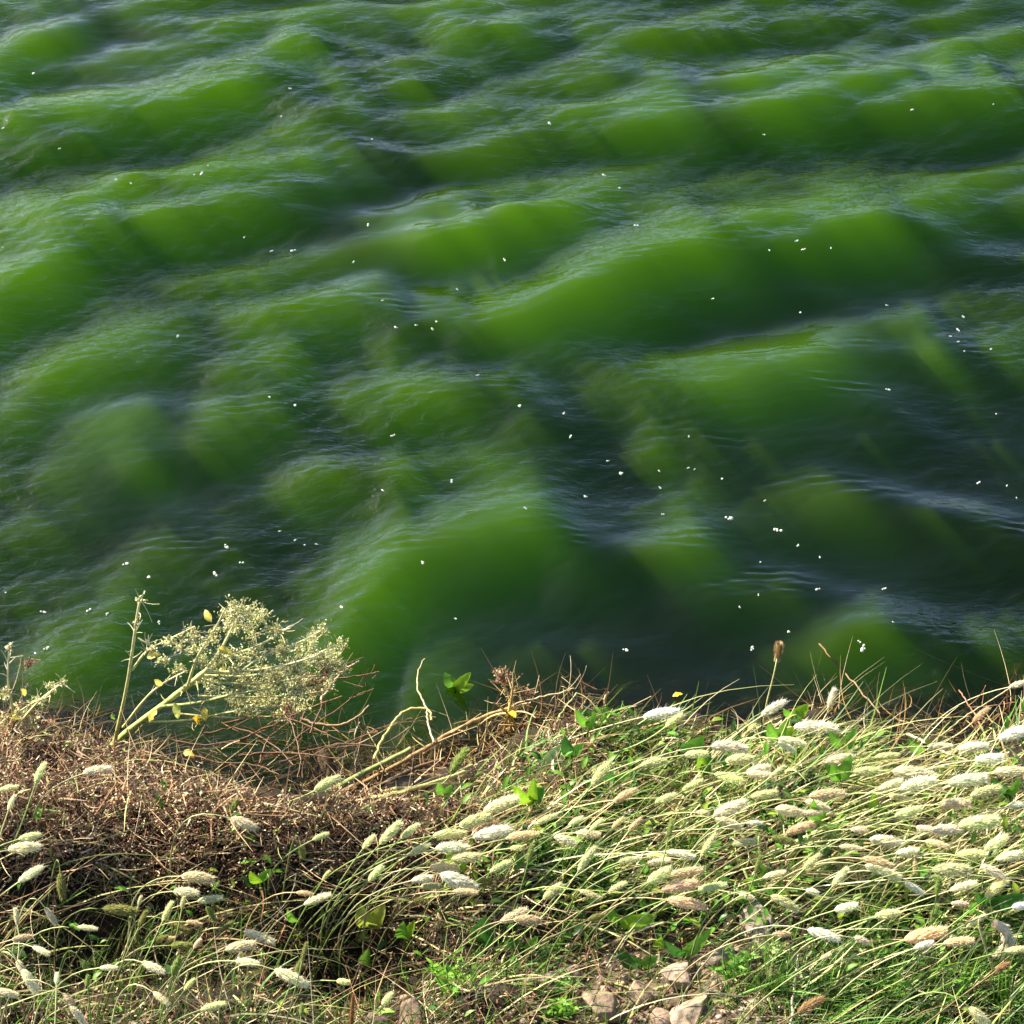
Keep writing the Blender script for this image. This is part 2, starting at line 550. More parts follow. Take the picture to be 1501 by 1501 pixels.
# ------------------------------------------------------------------ shapes
class MB:
    """collects tubes, leaves and blobs and links them as one mesh object"""
    def __init__(self):
        self.v, self.f, self.c, self.n = [], [], [], 0

    def add(self, v, f, c):
        v = np.asarray(v, float)
        c = np.asarray(c, float)
        if c.ndim == 1:
            c = np.tile(c, (len(v), 1))
        self.v.append(v)
        self.f.append(np.asarray(f, int) + self.n)
        self.c.append(c)
        self.n += len(v)

    def tube(self, pts, r0, r1, c0, c1=None, sides=4, knots=0.0):
        P = np.asarray(pts, float)
        n = len(P)
        T = np.gradient(P, axis=0)
        T /= np.linalg.norm(T, axis=1)[:, None] + 1e-9
        ref = np.array([0.31, 0.2, 0.93]) if abs(T[0][2]) < 0.8 else np.array([1.0, 0.1, 0.0])
        A = np.cross(T, ref)
        A /= np.linalg.norm(A, axis=1)[:, None] + 1e-9
        B = np.cross(T, A)
        t = np.linspace(0, 1, n)
        r = r0 + (r1 - r0) * t
        if knots:
            r = r * (1 + knots * (RNG.random(n) - 0.4))
        a = np.arange(sides) * 2 * np.pi / sides
        ring = A[:, None] * np.cos(a)[None, :, None] + B[:, None] * np.sin(a)[None, :, None]
        v = (P[:, None] + ring * r[:, None, None]).reshape(-1, 3)
        f = []
        for i in range(n - 1):
            for k in range(sides):
                k2 = (k + 1) % sides
                f.append((i * sides + k, i * sides + k2, (i + 1) * sides + k2, (i + 1) * sides + k))
        if sides == 4:
            f.append((0, 3, 2, 1))
            e = (n - 1) * sides
            f.append((e, e + 1, e + 2, e + 3))
        c0 = np.asarray(c0, float)
        c1 = c0 if c1 is None else np.asarray(c1, float)
        c = (c0 + (c1 - c0) * t[:, None]).repeat(sides, 0)
        self.add(v, f, c)

    def leaf(self, base, tip, width, up, c0, c1=None, fold=0.25, droop=0.0, n=7, wave=0.0):
        base, tip, up = (np.asarray(q, float) for q in (base, tip, up))
        d = tip - base
        L = np.linalg.norm(d)
        side = np.cross(d, up)
        side /= np.linalg.norm(side) + 1e-9
        nrm = np.cross(side, d)
        nrm /= np.linalg.norm(nrm) + 1e-9
        v, f = [], []
        for i in range(n):
            t = i / (n - 1)
            w = width * 0.5 * (math.sin(math.pi * t ** 0.8) ** 0.6 if 0 < t < 1 else 0.06)
            mid = base + d * t + nrm * (0.12 * L * math.sin(math.pi * t)) - np.array([0, 0, droop * L * t * t])
            wv = wave * w * math.sin(i * 2.4)
            v += [mid + side * w + nrm * (fold * w + wv), mid, mid - side * w + nrm * (fold * w - wv)]
            if i:
                o = 3 * (i - 1)
                f += [(o, o + 1, o + 4, o + 3), (o + 1, o + 2, o + 5, o + 4)]
        c0 = np.asarray(c0, float)
        c1 = c0 if c1 is None else np.asarray(c1, float)
        t = np.repeat(np.linspace(0, 1, n), 3)[:, None]
        c = c0 + (c1 - c0) * t
        c[1::3] = np.clip(c[1::3] * 1.35, 0, 1)          # a paler midrib
        self.add(v, f, c)

    def blob(self, p, r, c, st=(1, 1, 1)):
        o = np.array([(1, 0, 0), (0, 1, 0), (-1, 0, 0), (0, -1, 0), (0, 0, 1), (0, 0, -1)], float) * r * np.asarray(st)
        f = [(0, 1, 4, 4), (1, 2, 4, 4), (2, 3, 4, 4), (3, 0, 4, 4), (1, 0, 5, 5), (2, 1, 5, 5), (3, 2, 5, 5), (0, 3, 5, 5)]
        self.tri(o + np.asarray(p), [q[:3] for q in f], c)

    def tri(self, v, f, c):
        # triangles are stored as slim quads with a split edge point so that one face size serves the mesh
        v = np.asarray(v, float)
        f = np.asarray(f, int)
        m = (v[f[:, 1]] + v[f[:, 2]]) / 2
        n = len(v)
        q = np.stack([f[:, 0], f[:, 1], n + np.arange(len(f)), f[:, 2]], -1)
        self.add(np.concatenate([v, m]), q, c)

    def build(self, name, m, parent=None, origin=None, smooth_shade=True):
        v = np.concatenate(self.v)
        if origin is not None:
            v = v - np.asarray(origin)
        me = np_mesh(name, v, np.concatenate(self.f), np.concatenate(self.c), smooth_shade)
        return obj(name, me, m, parent, None if (parent is not None or origin is None) else origin)


def curve(pts, n=12):
    """a smooth line through points (Catmull-Rom)"""
    P = np.asarray(pts, float)
    if len(P) == 2:
        return P[0] + (P[1] - P[0]) * np.linspace(0, 1, n)[:, None]
    Q = np.concatenate([[2 * P[0] - P[1]], P, [2 * P[-1] - P[-2]]])
    out = []
    per = max(2, n // (len(P) - 1))
    for i in range(1, len(Q) - 2):
        t = np.linspace(0, 1, per, endpoint=False)[:, None]
        a, b, c, d = Q[i - 1], Q[i], Q[i + 1], Q[i + 2]
        out.append(0.5 * (2 * b + (c - a) * t + (2 * a - 5 * b + 4 * c - d) * t ** 2 + (3 * b - 3 * c + d - a) * t ** 3))
    out.append(P[-1:])
    return np.concatenate(out)


def bezier(a, b, c, n=9):
    t = np.linspace(0, 1, n)[:, None]
    a, b, c = (np.asarray(q, float) for q in (a, b, c))
    return a * (1 - t) ** 2 + 2 * b * t * (1 - t) + c * t ** 2


def at_y(px, py, y):
    """the point seen at a pixel of the photograph, y metres in front of the viewer"""
    d = ray(px, py)
    return d * (y / d[1]) + np.array([0, 0, CAM_H])


PXM = 0.00092        # metres per photograph pixel on the bank


def ribbons(root, dirn, length, width, bend, cols, tips=None, segs=3):
    """many thin bent blades at once -> verts, quads, colours"""
    n = len(root)
    t = np.linspace(0, 1, segs + 1)
    dirn = dirn / (np.linalg.norm(dirn, axis=1)[:, None] + 1e-9)
    P = root[:, None] + dirn[:, None] * (length[:, None] * t)[..., None] + bend[:, None] * (length[:, None] * t ** 2)[..., None]
    r = RNG.normal(size=(n, 3))
    s = np.cross(dirn, r)
    s /= np.linalg.norm(s, axis=1)[:, None] + 1e-9
    w = width[:, None] * (1.0 - 0.85 * t ** 1.5)[None, :] * 0.5
    V = np.stack([P + s[:, None] * w[..., None], P - s[:, None] * w[..., None]], 2).reshape(-1, 3)
    b = (np.arange(n) * 2 * (segs + 1))[:, None] + 2 * np.arange(segs)[None, :]
    b = b.ravel()
    Q = np.stack([b, b + 1, b + 3, b + 2], -1)
    tips = cols if tips is None else tips
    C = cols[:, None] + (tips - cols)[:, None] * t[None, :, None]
    C = C.repeat(2, axis=1).reshape(-1, 3)
    return V, Q, C


def pick(pal, n, jit=0.18):
    pal = np.asarray(pal, float)
    c = pal[RNG.integers(0, len(pal), n)]
    return np.clip(c * (1 + RNG.normal(0, jit, (n, 1))), 0.004, 0.85)


def scatter(n, dens, x0=-420, x1=1920, y0=1000, y1=1800):
    xs, ys = [], []
    got = 0
    while got < n:
        a, b = RNG.uniform(x0, x1, 4 * n), RNG.uniform(y0, y1, 4 * n)
        k = RNG.random(4 * n) < dens(a, b)
        xs.append(a[k])
        ys.append(b[k])
        got += k.sum()
    px, py = np.concatenate(xs)[:n], np.concatenate(ys)[:n]
    p = on_ground(px, py)
    p[:, 2] = ground_z(p[:, 0], p[:, 1])
    return px, py, p


def shore_py(px):
    return np.interp(px, [p[0] for p in SHORE_PX], [p[1] for p in SHORE_PX])


def az_el(az, el):
    return np.stack([np.cos(az) * np.cos(el), np.sin(az) * np.cos(el), np.sin(el)], -1)


# ------------------------------------------------------------------ what covers the ground
BROWNS = [(0.19, 0.10, 0.045), (0.30, 0.17, 0.08), (0.40, 0.27, 0.14), (0.08, 0.045, 0.022), (0.24, 0.11, 0.055), (0.44, 0.38, 0.18), (0.30, 0.30, 0.11), (0.56, 0.45, 0.28), (0.42, 0.29, 0.15), (0.34, 0.22, 0.13), (0.06, 0.03, 0.018)]
GREENS = [(0.040, 0.120, 0.012), (0.070, 0.180, 0.018), (0.110, 0.250, 0.020), (0.16, 0.28, 0.04), (0.028, 0.075, 0.012)]
STRAWS = [(0.56, 0.48, 0.22), (0.46, 0.44, 0.17), (0.36, 0.40, 0.12), (0.62, 0.55, 0.32), (0.38, 0.27, 0.13)]


def stony_zone(px, py):
    return smooth(760, 860, px) * smooth(1350, 1410, py) * smooth(1200, 1120, px)


def make_weed_litter():
    def dens(px, py):
        s = py - shore_py(px)
        left = smooth(640, 480, px) * smooth(-10, 20, s) * smooth(1330, 1240, py)
        mid = 0.6 * smooth(480, 560, px) * smooth(1150, 950, px) * smooth(-12, 10, s) * smooth(1260, 1190, py)
        rest = (0.10 + 0.16 * smooth(1400, 1470, py) * smooth(820, 700, px)) * smooth(0, 20, s) * (1 - 0.75 * stony_zone(px, py))
        return np.clip(np.maximum(np.maximum(left, mid), rest), 0, 1)
    n = 36000
    px, py, p = scatter(n, dens)
    thick = 0.008 + 0.035 * smooth(650, 450, px) * smooth(1350, 1250, py)
    p[:, 2] += RNG.random(n) ** 1.4 * thick
    d = az_el(RNG.uniform(0, 2 * np.pi, n), RNG.normal(0.15, 0.5, n))
    L = RNG.uniform(0.006, 0.026, n)
    L[: n // 7] *= 2.4
    V, Q, C = ribbons(p, d, L, RNG.uniform(0.0012, 0.0034, n), RNG.normal(0, 0.55, (n, 3)), pick(BROWNS, n, 0.3), segs=3)
    o = obj('dry_weed_litter', np_mesh('dry_weed_litter', V, Q, C), M_DRY)
    tag(o, 'crumbly red brown litter of dry weeds matted over the bank', 'litter', kind='stuff')


def make_seed_crumbs():
    """small dry husks lying on the brown mat"""
    def dens(px, py):
        s = py - shore_py(px)
        return smooth(700, 450, px) * smooth(0, 25, s) * smooth(1340, 1230, py) + 0.10 * smooth(0, 25, s)
    n = 15000
    px, py, p = scatter(n, dens)
    p[:, 2] += 0.010 + RNG.random(n) * (0.006 + 0.038 * smooth(650, 450, px) * smooth(1350, 1250, py))
    r = RNG.uniform(0.0010, 0.0026, n)
    o = np.array([(1, 0, 0), (0, 1, 0), (-1, 0, 0), (0, -1, 0), (0, 0, 1), (0, 0, -1)], float)
    st = RNG.uniform(0.6, 1.4, (n, 1, 3))
    V = (p[:, None] + o[None] * r[:, None, None] * st).reshape(-1, 3)
    f = np.array([(0, 1, 4), (1, 2, 4), (2, 3, 4), (3, 0, 4), (1, 0, 5), (2, 1, 5), (3, 2, 5), (0, 3, 5)])
    F = (np.arange(n)[:, None, None] * 6 + f[None]).reshape(-1, 3)
    c = pick([(0.30, 0.16, 0.10), (0.20, 0.09, 0.06), (0.46, 0.33, 0.22), (0.55, 0.44, 0.30), (0.12, 0.05, 0.03)], n, 0.25).repeat(6, 0)
    tag(obj('dry_seed_husks', np_mesh('dry_seed_husks', V, F, c), M_DRY), 'tiny dry seed husks strewn over the brown weed mat', 'litter', kind='stuff')


CLUMP = WaveSum(16, 60, 170, seed=77)      # wavelengths in photograph pixels


def make_turf():
    # the windblown turf of the right half
    def dens(px, py):
        s = py - shore_py(px)
        right = smooth(560, 860, px) * smooth(0, 22, s) * (1 - 0.93 * stony_zone(px, py))
        low = 0.10 * smooth(0, 30, s) * smooth(1180, 1320, py) * (1 - 0.93 * stony_zone(px, py))
        clump = 0.18 + 0.82 * smooth(-0.7, 0.5, CLUMP(px, py))
        gap = 1 - 0.7 * np.exp(-((px - 1090) / 90) ** 2 - ((py - 1310) / 45) ** 2)
        return np.clip(np.maximum(right, low) * clump * gap * (1 - 0.45 * smooth(1340, 1420, py)), 0, 1)
    n = 14500
    px, py, p = scatter(n, dens)
    az = RNG.normal(0.35, 0.75, n)
    el = np.clip(RNG.normal(0.55, 0.33, n), 0.05, 1.4)
    L = RNG.uniform(0.03, 0.095, n) * (0.75 + 0.4 * smooth(700, 1300, px))
    w = RNG.uniform(0.0016, 0.0044, n)
    dry = RNG.random(n) < (0.20 + 0.34 * smooth(900, 1450, px) * smooth(1400, 1250, py))
    c = np.where(dry[:, None], pick(STRAWS, n), pick(GREENS, n))
    b = np.stack([RNG.normal(0.18, 0.2, n), RNG.normal(0, 0.2, n), RNG.normal(-0.40, 0.25, n)], -1)
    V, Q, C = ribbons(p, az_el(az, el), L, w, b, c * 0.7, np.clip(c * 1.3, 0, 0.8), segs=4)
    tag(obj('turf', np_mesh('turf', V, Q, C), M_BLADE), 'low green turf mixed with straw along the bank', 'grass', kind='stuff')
    # long dry stems pressed over by the wind
    def dens2(px, py):
        s = py - shore_py(px)
        a = smooth(760, 1150, px) * smooth(18, 75, s) * smooth(1390, 1290, py)
        bb = 0.4 * smooth(520, 640, px) * smooth(1180, 1240, py) * smooth(1400, 1300, py)
        a = a * (0.3 + 0.7 * smooth(-0.8, 0.4, CLUMP(px, py)))
        return np.clip(np.maximum(a, bb) + 0.05 * smooth(20, 50, s), 0, 1)
    n = 2100
    px, py, p = scatter(n, dens2)
    L = RNG.uniform(0.08, 0.26, n)
    az = RNG.normal(0.25, 0.5, n)
    el = RNG.uniform(0.25, 0.85, n)
    b = np.stack([RNG.uniform(0.05, 0.35, n), RNG.normal(0, 0.1, n), RNG.uniform(-0.75, -0.2, n)], -1)
    c = pick(STRAWS, n)
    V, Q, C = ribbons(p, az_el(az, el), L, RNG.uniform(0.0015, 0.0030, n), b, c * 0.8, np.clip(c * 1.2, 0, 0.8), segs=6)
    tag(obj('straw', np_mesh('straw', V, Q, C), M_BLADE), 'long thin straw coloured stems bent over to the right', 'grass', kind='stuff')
    # fine upright grass at the lower right, thin dark grass in the hollow at the lower left
    def dens3(px, py):
        a = smooth(1060, 1130, px) * smooth(1370, 1430, py)
        bb = (0.13 + 0.40 * smooth(1400, 1470, py)) * smooth(830, 700, px) * smooth(1270, 1340, py)
        cc = 0.30 * smooth(600, 640, px) * smooth(1130, 1080, px) * smooth(1390, 1430, py)
        return np.clip(np.maximum(np.maximum(a, bb), cc), 0, 1)
    n = 12000
    px, py, p = scatter(n, dens3, y0=1250)
    L = RNG.uniform(0.025, 0.085, n)
    az = RNG.uniform(0, 2 * np.pi, n)
    el = np.clip(RNG.normal(1.15, 0.28, n), 0.2, 1.5)
    b = np.stack([RNG.normal(0.12, 0.2, n), RNG.normal(0, 0.2, n), RNG.normal(-0.2, 0.15, n)], -1)
    c = pick(GREENS + [(0.20, 0.27, 0.09), (0.28, 0.28, 0.12)], n)
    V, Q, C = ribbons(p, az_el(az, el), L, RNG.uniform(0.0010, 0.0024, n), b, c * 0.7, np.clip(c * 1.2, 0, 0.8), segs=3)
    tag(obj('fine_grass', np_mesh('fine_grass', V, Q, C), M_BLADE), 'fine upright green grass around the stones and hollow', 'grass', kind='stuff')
    # dry twigs lying every which way
    def dens4(px, py):
        s = py - shore_py(px)
        return 0.9 * smooth(-5, 20, s) * (1 - 0.6 * smooth(700, 1000, px))
    n = 2600
    px, py, p = scatter(n, dens4)
    p[:, 2] += RNG.random(n) * 0.03
    L = RNG.uniform(0.03, 0.12, n)
    V, Q, C = ribbons(p, az_el(RNG.uniform(0, 2 * np.pi, n), RNG.normal(0.25, 0.35, n)), L, RNG.uniform(0.0008, 0.002, n),
                      RNG.normal(0, 0.3, (n, 3)), pick([(0.40, 0.28, 0.16), (0.22, 0.11, 0.06), (0.50, 0.42, 0.26), (0.15, 0.07, 0.04)], n), segs=5)
    tag(obj('dry_twigs', np_mesh('dry_twigs', V, Q, C), M_DRY), 'thin dry twigs lying crisscross over the bank', 'twigs', kind='stuff')
    # small leaves between the stems
    def dens5(px, py):
        s = py - shore_py(px)
        return np.clip(smooth(650, 900, px) * smooth(10, 30, s) * smooth(1450, 1350, py) + 0.12 * smooth(10, 30, s), 0, 1) * (1 - 0.8 * stony_zone(px, py))
    n = 1500
    px, py, p = scatter(n, dens5)
    p[:, 2] += RNG.uniform(0.005, 0.05, n)
    mb = MB()
    cs = pick(GREENS + [(0.10, 0.26, 0.02), (0.22, 0.30, 0.03)], n)
    for i in range(n):
        d = az_el(RNG.uniform(0, 6.28), RNG.uniform(0.0, 0.9)) * RNG.uniform(0.010, 0.026)
        mb.leaf(p[i], p[i] + d, np.linalg.norm(d) * RNG.uniform(0.3, 0.5), (0.1, 0.1, 1), cs[i], n=4)
    tag(mb.build('small_leaves', M_LEAF), 'small green leaves scattered through the turf', 'leaves', kind='stuff')


def make_shore_fringe():
    """fine roots and drowned stems hanging in the edge of the water"""
    n = 1900
    px = np.concatenate([RNG.uniform(440, 880, 900), RNG.uniform(1180, 1500, 420), RNG.uniform(-60, 300, 280), RNG.uniform(280, 540, 300)])
    py = shore_py(px) + RNG.normal(-22, 20, n)
    py[1600:] -= RNG.uniform(0, 90, 300)
    p = on_plane_z(px, py, np.full(n, 0.002))
    p[:, 2] = np.maximum(ground_z(p[:, 0], p[:, 1], False), -0.012) + RNG.uniform(0.0, 0.018, n)
    L = RNG.uniform(0.02, 0.085, n)
    V, Q, C = ribbons(p, az_el(RNG.uniform(0, 6.28, n), RNG.normal(0.12, 0.3, n)), L, RNG.uniform(0.0008, 0.002, n), RNG.normal(0, 0.35, (n, 3)),
                      pick([(0.30, 0.17, 0.05), (0.16, 0.07, 0.03), (0.30, 0.25, 0.08), (0.10, 0.05, 0.025), (0.40, 0.32, 0.18)], n), segs=5)
    tag(obj('drowned_stems', np_mesh('drowned_stems', V, Q, C), M_DRY), 'tangled drowned roots and stems along the edge of the water', 'roots', kind='stuff')


def make_gravel():
    """gravel and crumbs of earth between the stones"""
    def dens(px, py):
        return np.clip(stony_zone(px, py) + 0.12 * smooth(1440, 1490, py), 0, 1)
    n = 2600
    px, py, p = scatter(n, dens, y0=1300)
    o = np.array([(1, 0, 0), (.4, .9, 0), (-.8, .6, 0), (-.7, -.7, 0), (.5, -.9, 0), (0, 0, .8), (.1, 0, -.8)], float)
    f = np.array([(0, 1, 5), (1, 2, 5), (2, 3, 5), (3, 4, 5), (4, 0, 5), (1, 0, 6), (2, 1, 6), (3, 2, 6), (4, 3, 6), (0, 4, 6)])
    r = RNG.uniform(0.0015, 0.0075, n) * np.where(RNG.random(n) < 0.12, 1.7, 1.0)
    V = (p[:, None] + (o[None] * RNG.uniform(0.6, 1.3, (n, 7, 1))) * r[:, None, None] * RNG.uniform(0.7, 1.3, (n, 1, 3))).reshape(-1, 3)
    F = (np.arange(n)[:, None, None] * 7 + f[None]).reshape(-1, 3)
    c = pick([(0.26, 0.18, 0.12), (0.20, 0.13, 0.085), (0.33, 0.25, 0.17), (0.12, 0.08, 0.05), (0.24, 0.20, 0.16)], n, 0.2).repeat(7, 0)
    tag(obj('gravel', np_mesh('gravel', V, F, c), M_STONE), 'gravel and earth crumbs between the stones', 'gravel', kind='stuff')


make_gravel()
make_weed_litter()
make_seed_crumbs()
make_turf()
make_shore_fringe()


# ------------------------------------------------------------------ stones
# pixel x, y, radius in pixels, tint, label
STONES = [
    (884, 1472, 33, (0.36, 0.25, 0.17), 'rounded brown stone in the row at the lower edge, left of the blocky tan one'),
    (938, 1456, 29, (0.42, 0.30, 0.20), 'blocky tan stone with a flat lit top beside the rounded brown one'),
    (1014, 1486, 38, (0.46, 0.34, 0.24), 'large pale tan stone at the lower edge, right of the blocky one'),
    (968, 1492, 22, (0.40, 0.28, 0.20), 'small reddish stone wedged between the blocky tan stone and the large pale one'),
    (1104, 1490, 34, (0.40, 0.29, 0.21), 'pinkish stone half under the fine green grass at the lower edge'),
    (996, 1432, 30, (0.44, 0.33, 0.24), 'flat pale stone lying behind the row of tan stones'),
    (1112, 1352, 44, (0.30, 0.25, 0.20), 'broad grey brown stone half hidden in grass above the fine green tuft'),
    (1058, 1402, 24, (0.40, 0.31, 0.23), 'small pale stone below the broad grey brown stone'),
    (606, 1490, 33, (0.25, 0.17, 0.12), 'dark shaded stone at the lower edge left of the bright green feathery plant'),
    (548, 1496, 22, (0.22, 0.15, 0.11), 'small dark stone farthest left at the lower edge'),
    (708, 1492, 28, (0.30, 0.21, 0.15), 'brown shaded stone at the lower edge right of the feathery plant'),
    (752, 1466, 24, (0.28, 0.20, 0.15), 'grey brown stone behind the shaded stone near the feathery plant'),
    (806, 1440, 27, (0.27, 0.21, 0.16), 'dull brown stone under dry grass above the rounded brown stone'),
    (836, 1428, 20, (0.30, 0.22, 0.16), 'small dull stone just right of the dull brown stone under dry grass'),
    (1150, 1420, 22, (0.36, 0.28, 0.20), 'small tan stone sunk in fine green grass'),
    (1276, 1166, 19, (0.52, 0.46, 0.36), 'round pale pebble resting among the white grass heads'),
    (482, 1130, 46, (0.085, 0.055, 0.03), 'wet dark brown stone lying in the pool beneath the dead branches'),
]


def make_stone(px, py, r, tint, label):
    bm = bmesh.new()
    bmesh.ops.create_icosphere(bm, subdivisions=4, radius=1)
    r0 = np.random.default_rng(int(px * 7 + py))
    ph = r0.uniform(0, 6.28, (3, 3))
    cuts = [(Vector(r0.normal(size=3)).normalized(), r0.uniform(0.50, 0.80)) for _ in range(11)]
    for v in bm.verts:
        co = v.co.copy()
        for nrm, dd in cuts:
            e = co.dot(nrm) - dd
            if e > 0:
                co -= nrm * e * 0.96
        k = 1 + 0.05 * math.sin(3 * co.x + ph[0][0]) * math.sin(3.3 * co.y + ph[0][1]) + 0.025 * math.sin(8 * co.x + ph[1][0]) * math.sin(9 * co.y + ph[1][1]) * math.sin(8.5 * co.z + ph[1][2])
        k += 0.016 * math.sin(21 * co.x + ph[2][0]) * math.sin(19 * co.y + ph[2][1]) * math.sin(23 * co.z + ph[2][2])
        v.co = co * k
    R = 0.95 * r * PXM
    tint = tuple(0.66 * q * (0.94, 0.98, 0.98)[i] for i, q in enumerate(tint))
    sc = (R * r0.uniform(1.0, 1.2), R * r0.uniform(0.8, 1.0), R * r0.uniform(0.62, 0.8))
    for v in bm.verts:
        v.co = Vector((v.co.x * sc[0], v.co.y * sc[1], v.co.z * sc[2]))
    me = bpy.data.meshes.new('stone')
    bm.to_mesh(me)
    bm.free()
    me.polygons.foreach_set('use_smooth', np.ones(len(me.polygons), bool))
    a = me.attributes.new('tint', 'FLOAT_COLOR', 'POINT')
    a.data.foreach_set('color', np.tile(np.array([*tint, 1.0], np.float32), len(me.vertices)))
    p = on_ground(np.array(px), np.array(py), (0.40 if py > 1150 else 0.35) * sc[2])
    o = obj('stone', me, M_STONE, None, tuple(p))
    o.rotation_euler = (0, 0, r0.uniform(0, 6.28))
    tag(o, label, 'stone', 'stones on the bank')


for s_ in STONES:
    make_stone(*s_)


# ------------------------------------------------------------------ labels that single out one of many
LANDMARKS = [
    ('by the left edge, beside the brown mat', 20, 1190), ('in the lower left corner', 20, 1440),
    ('below the tall yellow weed', 130, 1125), ('at the pool edge left of the fallen stalks', 345, 1200),
    ('in the dark hollow at the lower left', 150, 1400), ('over the middle of the dark hollow', 270, 1330),
    ('at the right end of the dark hollow', 390, 1390), ('beside the yellowish broad leaves', 470, 1310),
    ('near the fallen green stalk', 480, 1150), ('left of the windblown clump', 570, 1235),
    ('in the windblown clump', 690, 1225), ('in front of the windblown clump', 650, 1300),
    ('beside the large dark green leaf', 750, 1345), ('right of the bright upright leaves', 820, 1220),
    ('above the big tan heads', 960, 1245), ('near the big tan heads', 985, 1295),
    ('at the water right of the dried star', 960, 1060), ('over the turf behind the windblown clump', 880, 1130),
    ('above the grey brown stone', 1050, 1200), ('on the bank below the upright brown head', 1130, 1110),
    ('against the water below the upright brown head', 1170, 1040), ('around the pale pebble', 1240, 1170),
    ('in the dense pale swath at the right', 1360, 1140), ('at the right edge near the water', 1470, 1050),
    ('at the right edge of the pale swath', 1460, 1200), ('in the middle of the right bank', 1280, 1260),
    ('above the stout tan head', 1390, 1295), ('above the fine green tuft', 1180, 1340),
    ('beside the stout tan head', 1340, 1385), ('by the curled head at the lower right', 1475, 1400),
    ('at the lower right edge', 1400, 1480), ('at the lower edge right of centre', 870, 1350),
    ('at the lower edge left of centre', 540, 1450),
]
ORD = ['', 'second', 'third', 'fourth', 'fifth', 'sixth', 'seventh', 'eighth', 'ninth', 'tenth', 'eleventh', 'twelfth']


def pose_word(a, L):
    if L <= 20:
        return 'short round'
    a = (a + 180) % 360 - 180
    if abs(a) <= 9:
        return 'level'
    if 9 < a < 35:
        return 'gently rising'
    if 35 <= a < 65:
        return 'slanting'
    if a >= 65:
        return 'upright'
    if a > -40:
        return 'nodding'
    return 'drooping'


def single_out(items, noun, words):
    """items: (px, py, look) -> one label each: look, noun, place, and an order where look and place repeat"""
    near = [min(range(len(words)), key=lambda k: (words[k][1] - x) ** 2 + (1.4 * (words[k][2] - y)) ** 2) for x, y, _ in items]
    groups = {}
    for i, (x, y, look) in enumerate(items):
        groups.setdefault((look, near[i]), []).append(i)
    out = [None] * len(items)
    for (look, k), idx in groups.items():
        idx.sort(key=lambda i: items[i][0])
        n = len(idx)
        for r, i in enumerate(idx):
            if n == 1:
                o = ''
            elif r == 0:
                o = 'leftmost '
            elif r == n - 1:
                o = 'rightmost '
            else:
                o = ORD[r] + '-from-left '
            out[i] = f'{o}{look} {noun} {words[k][0]}'
    return out


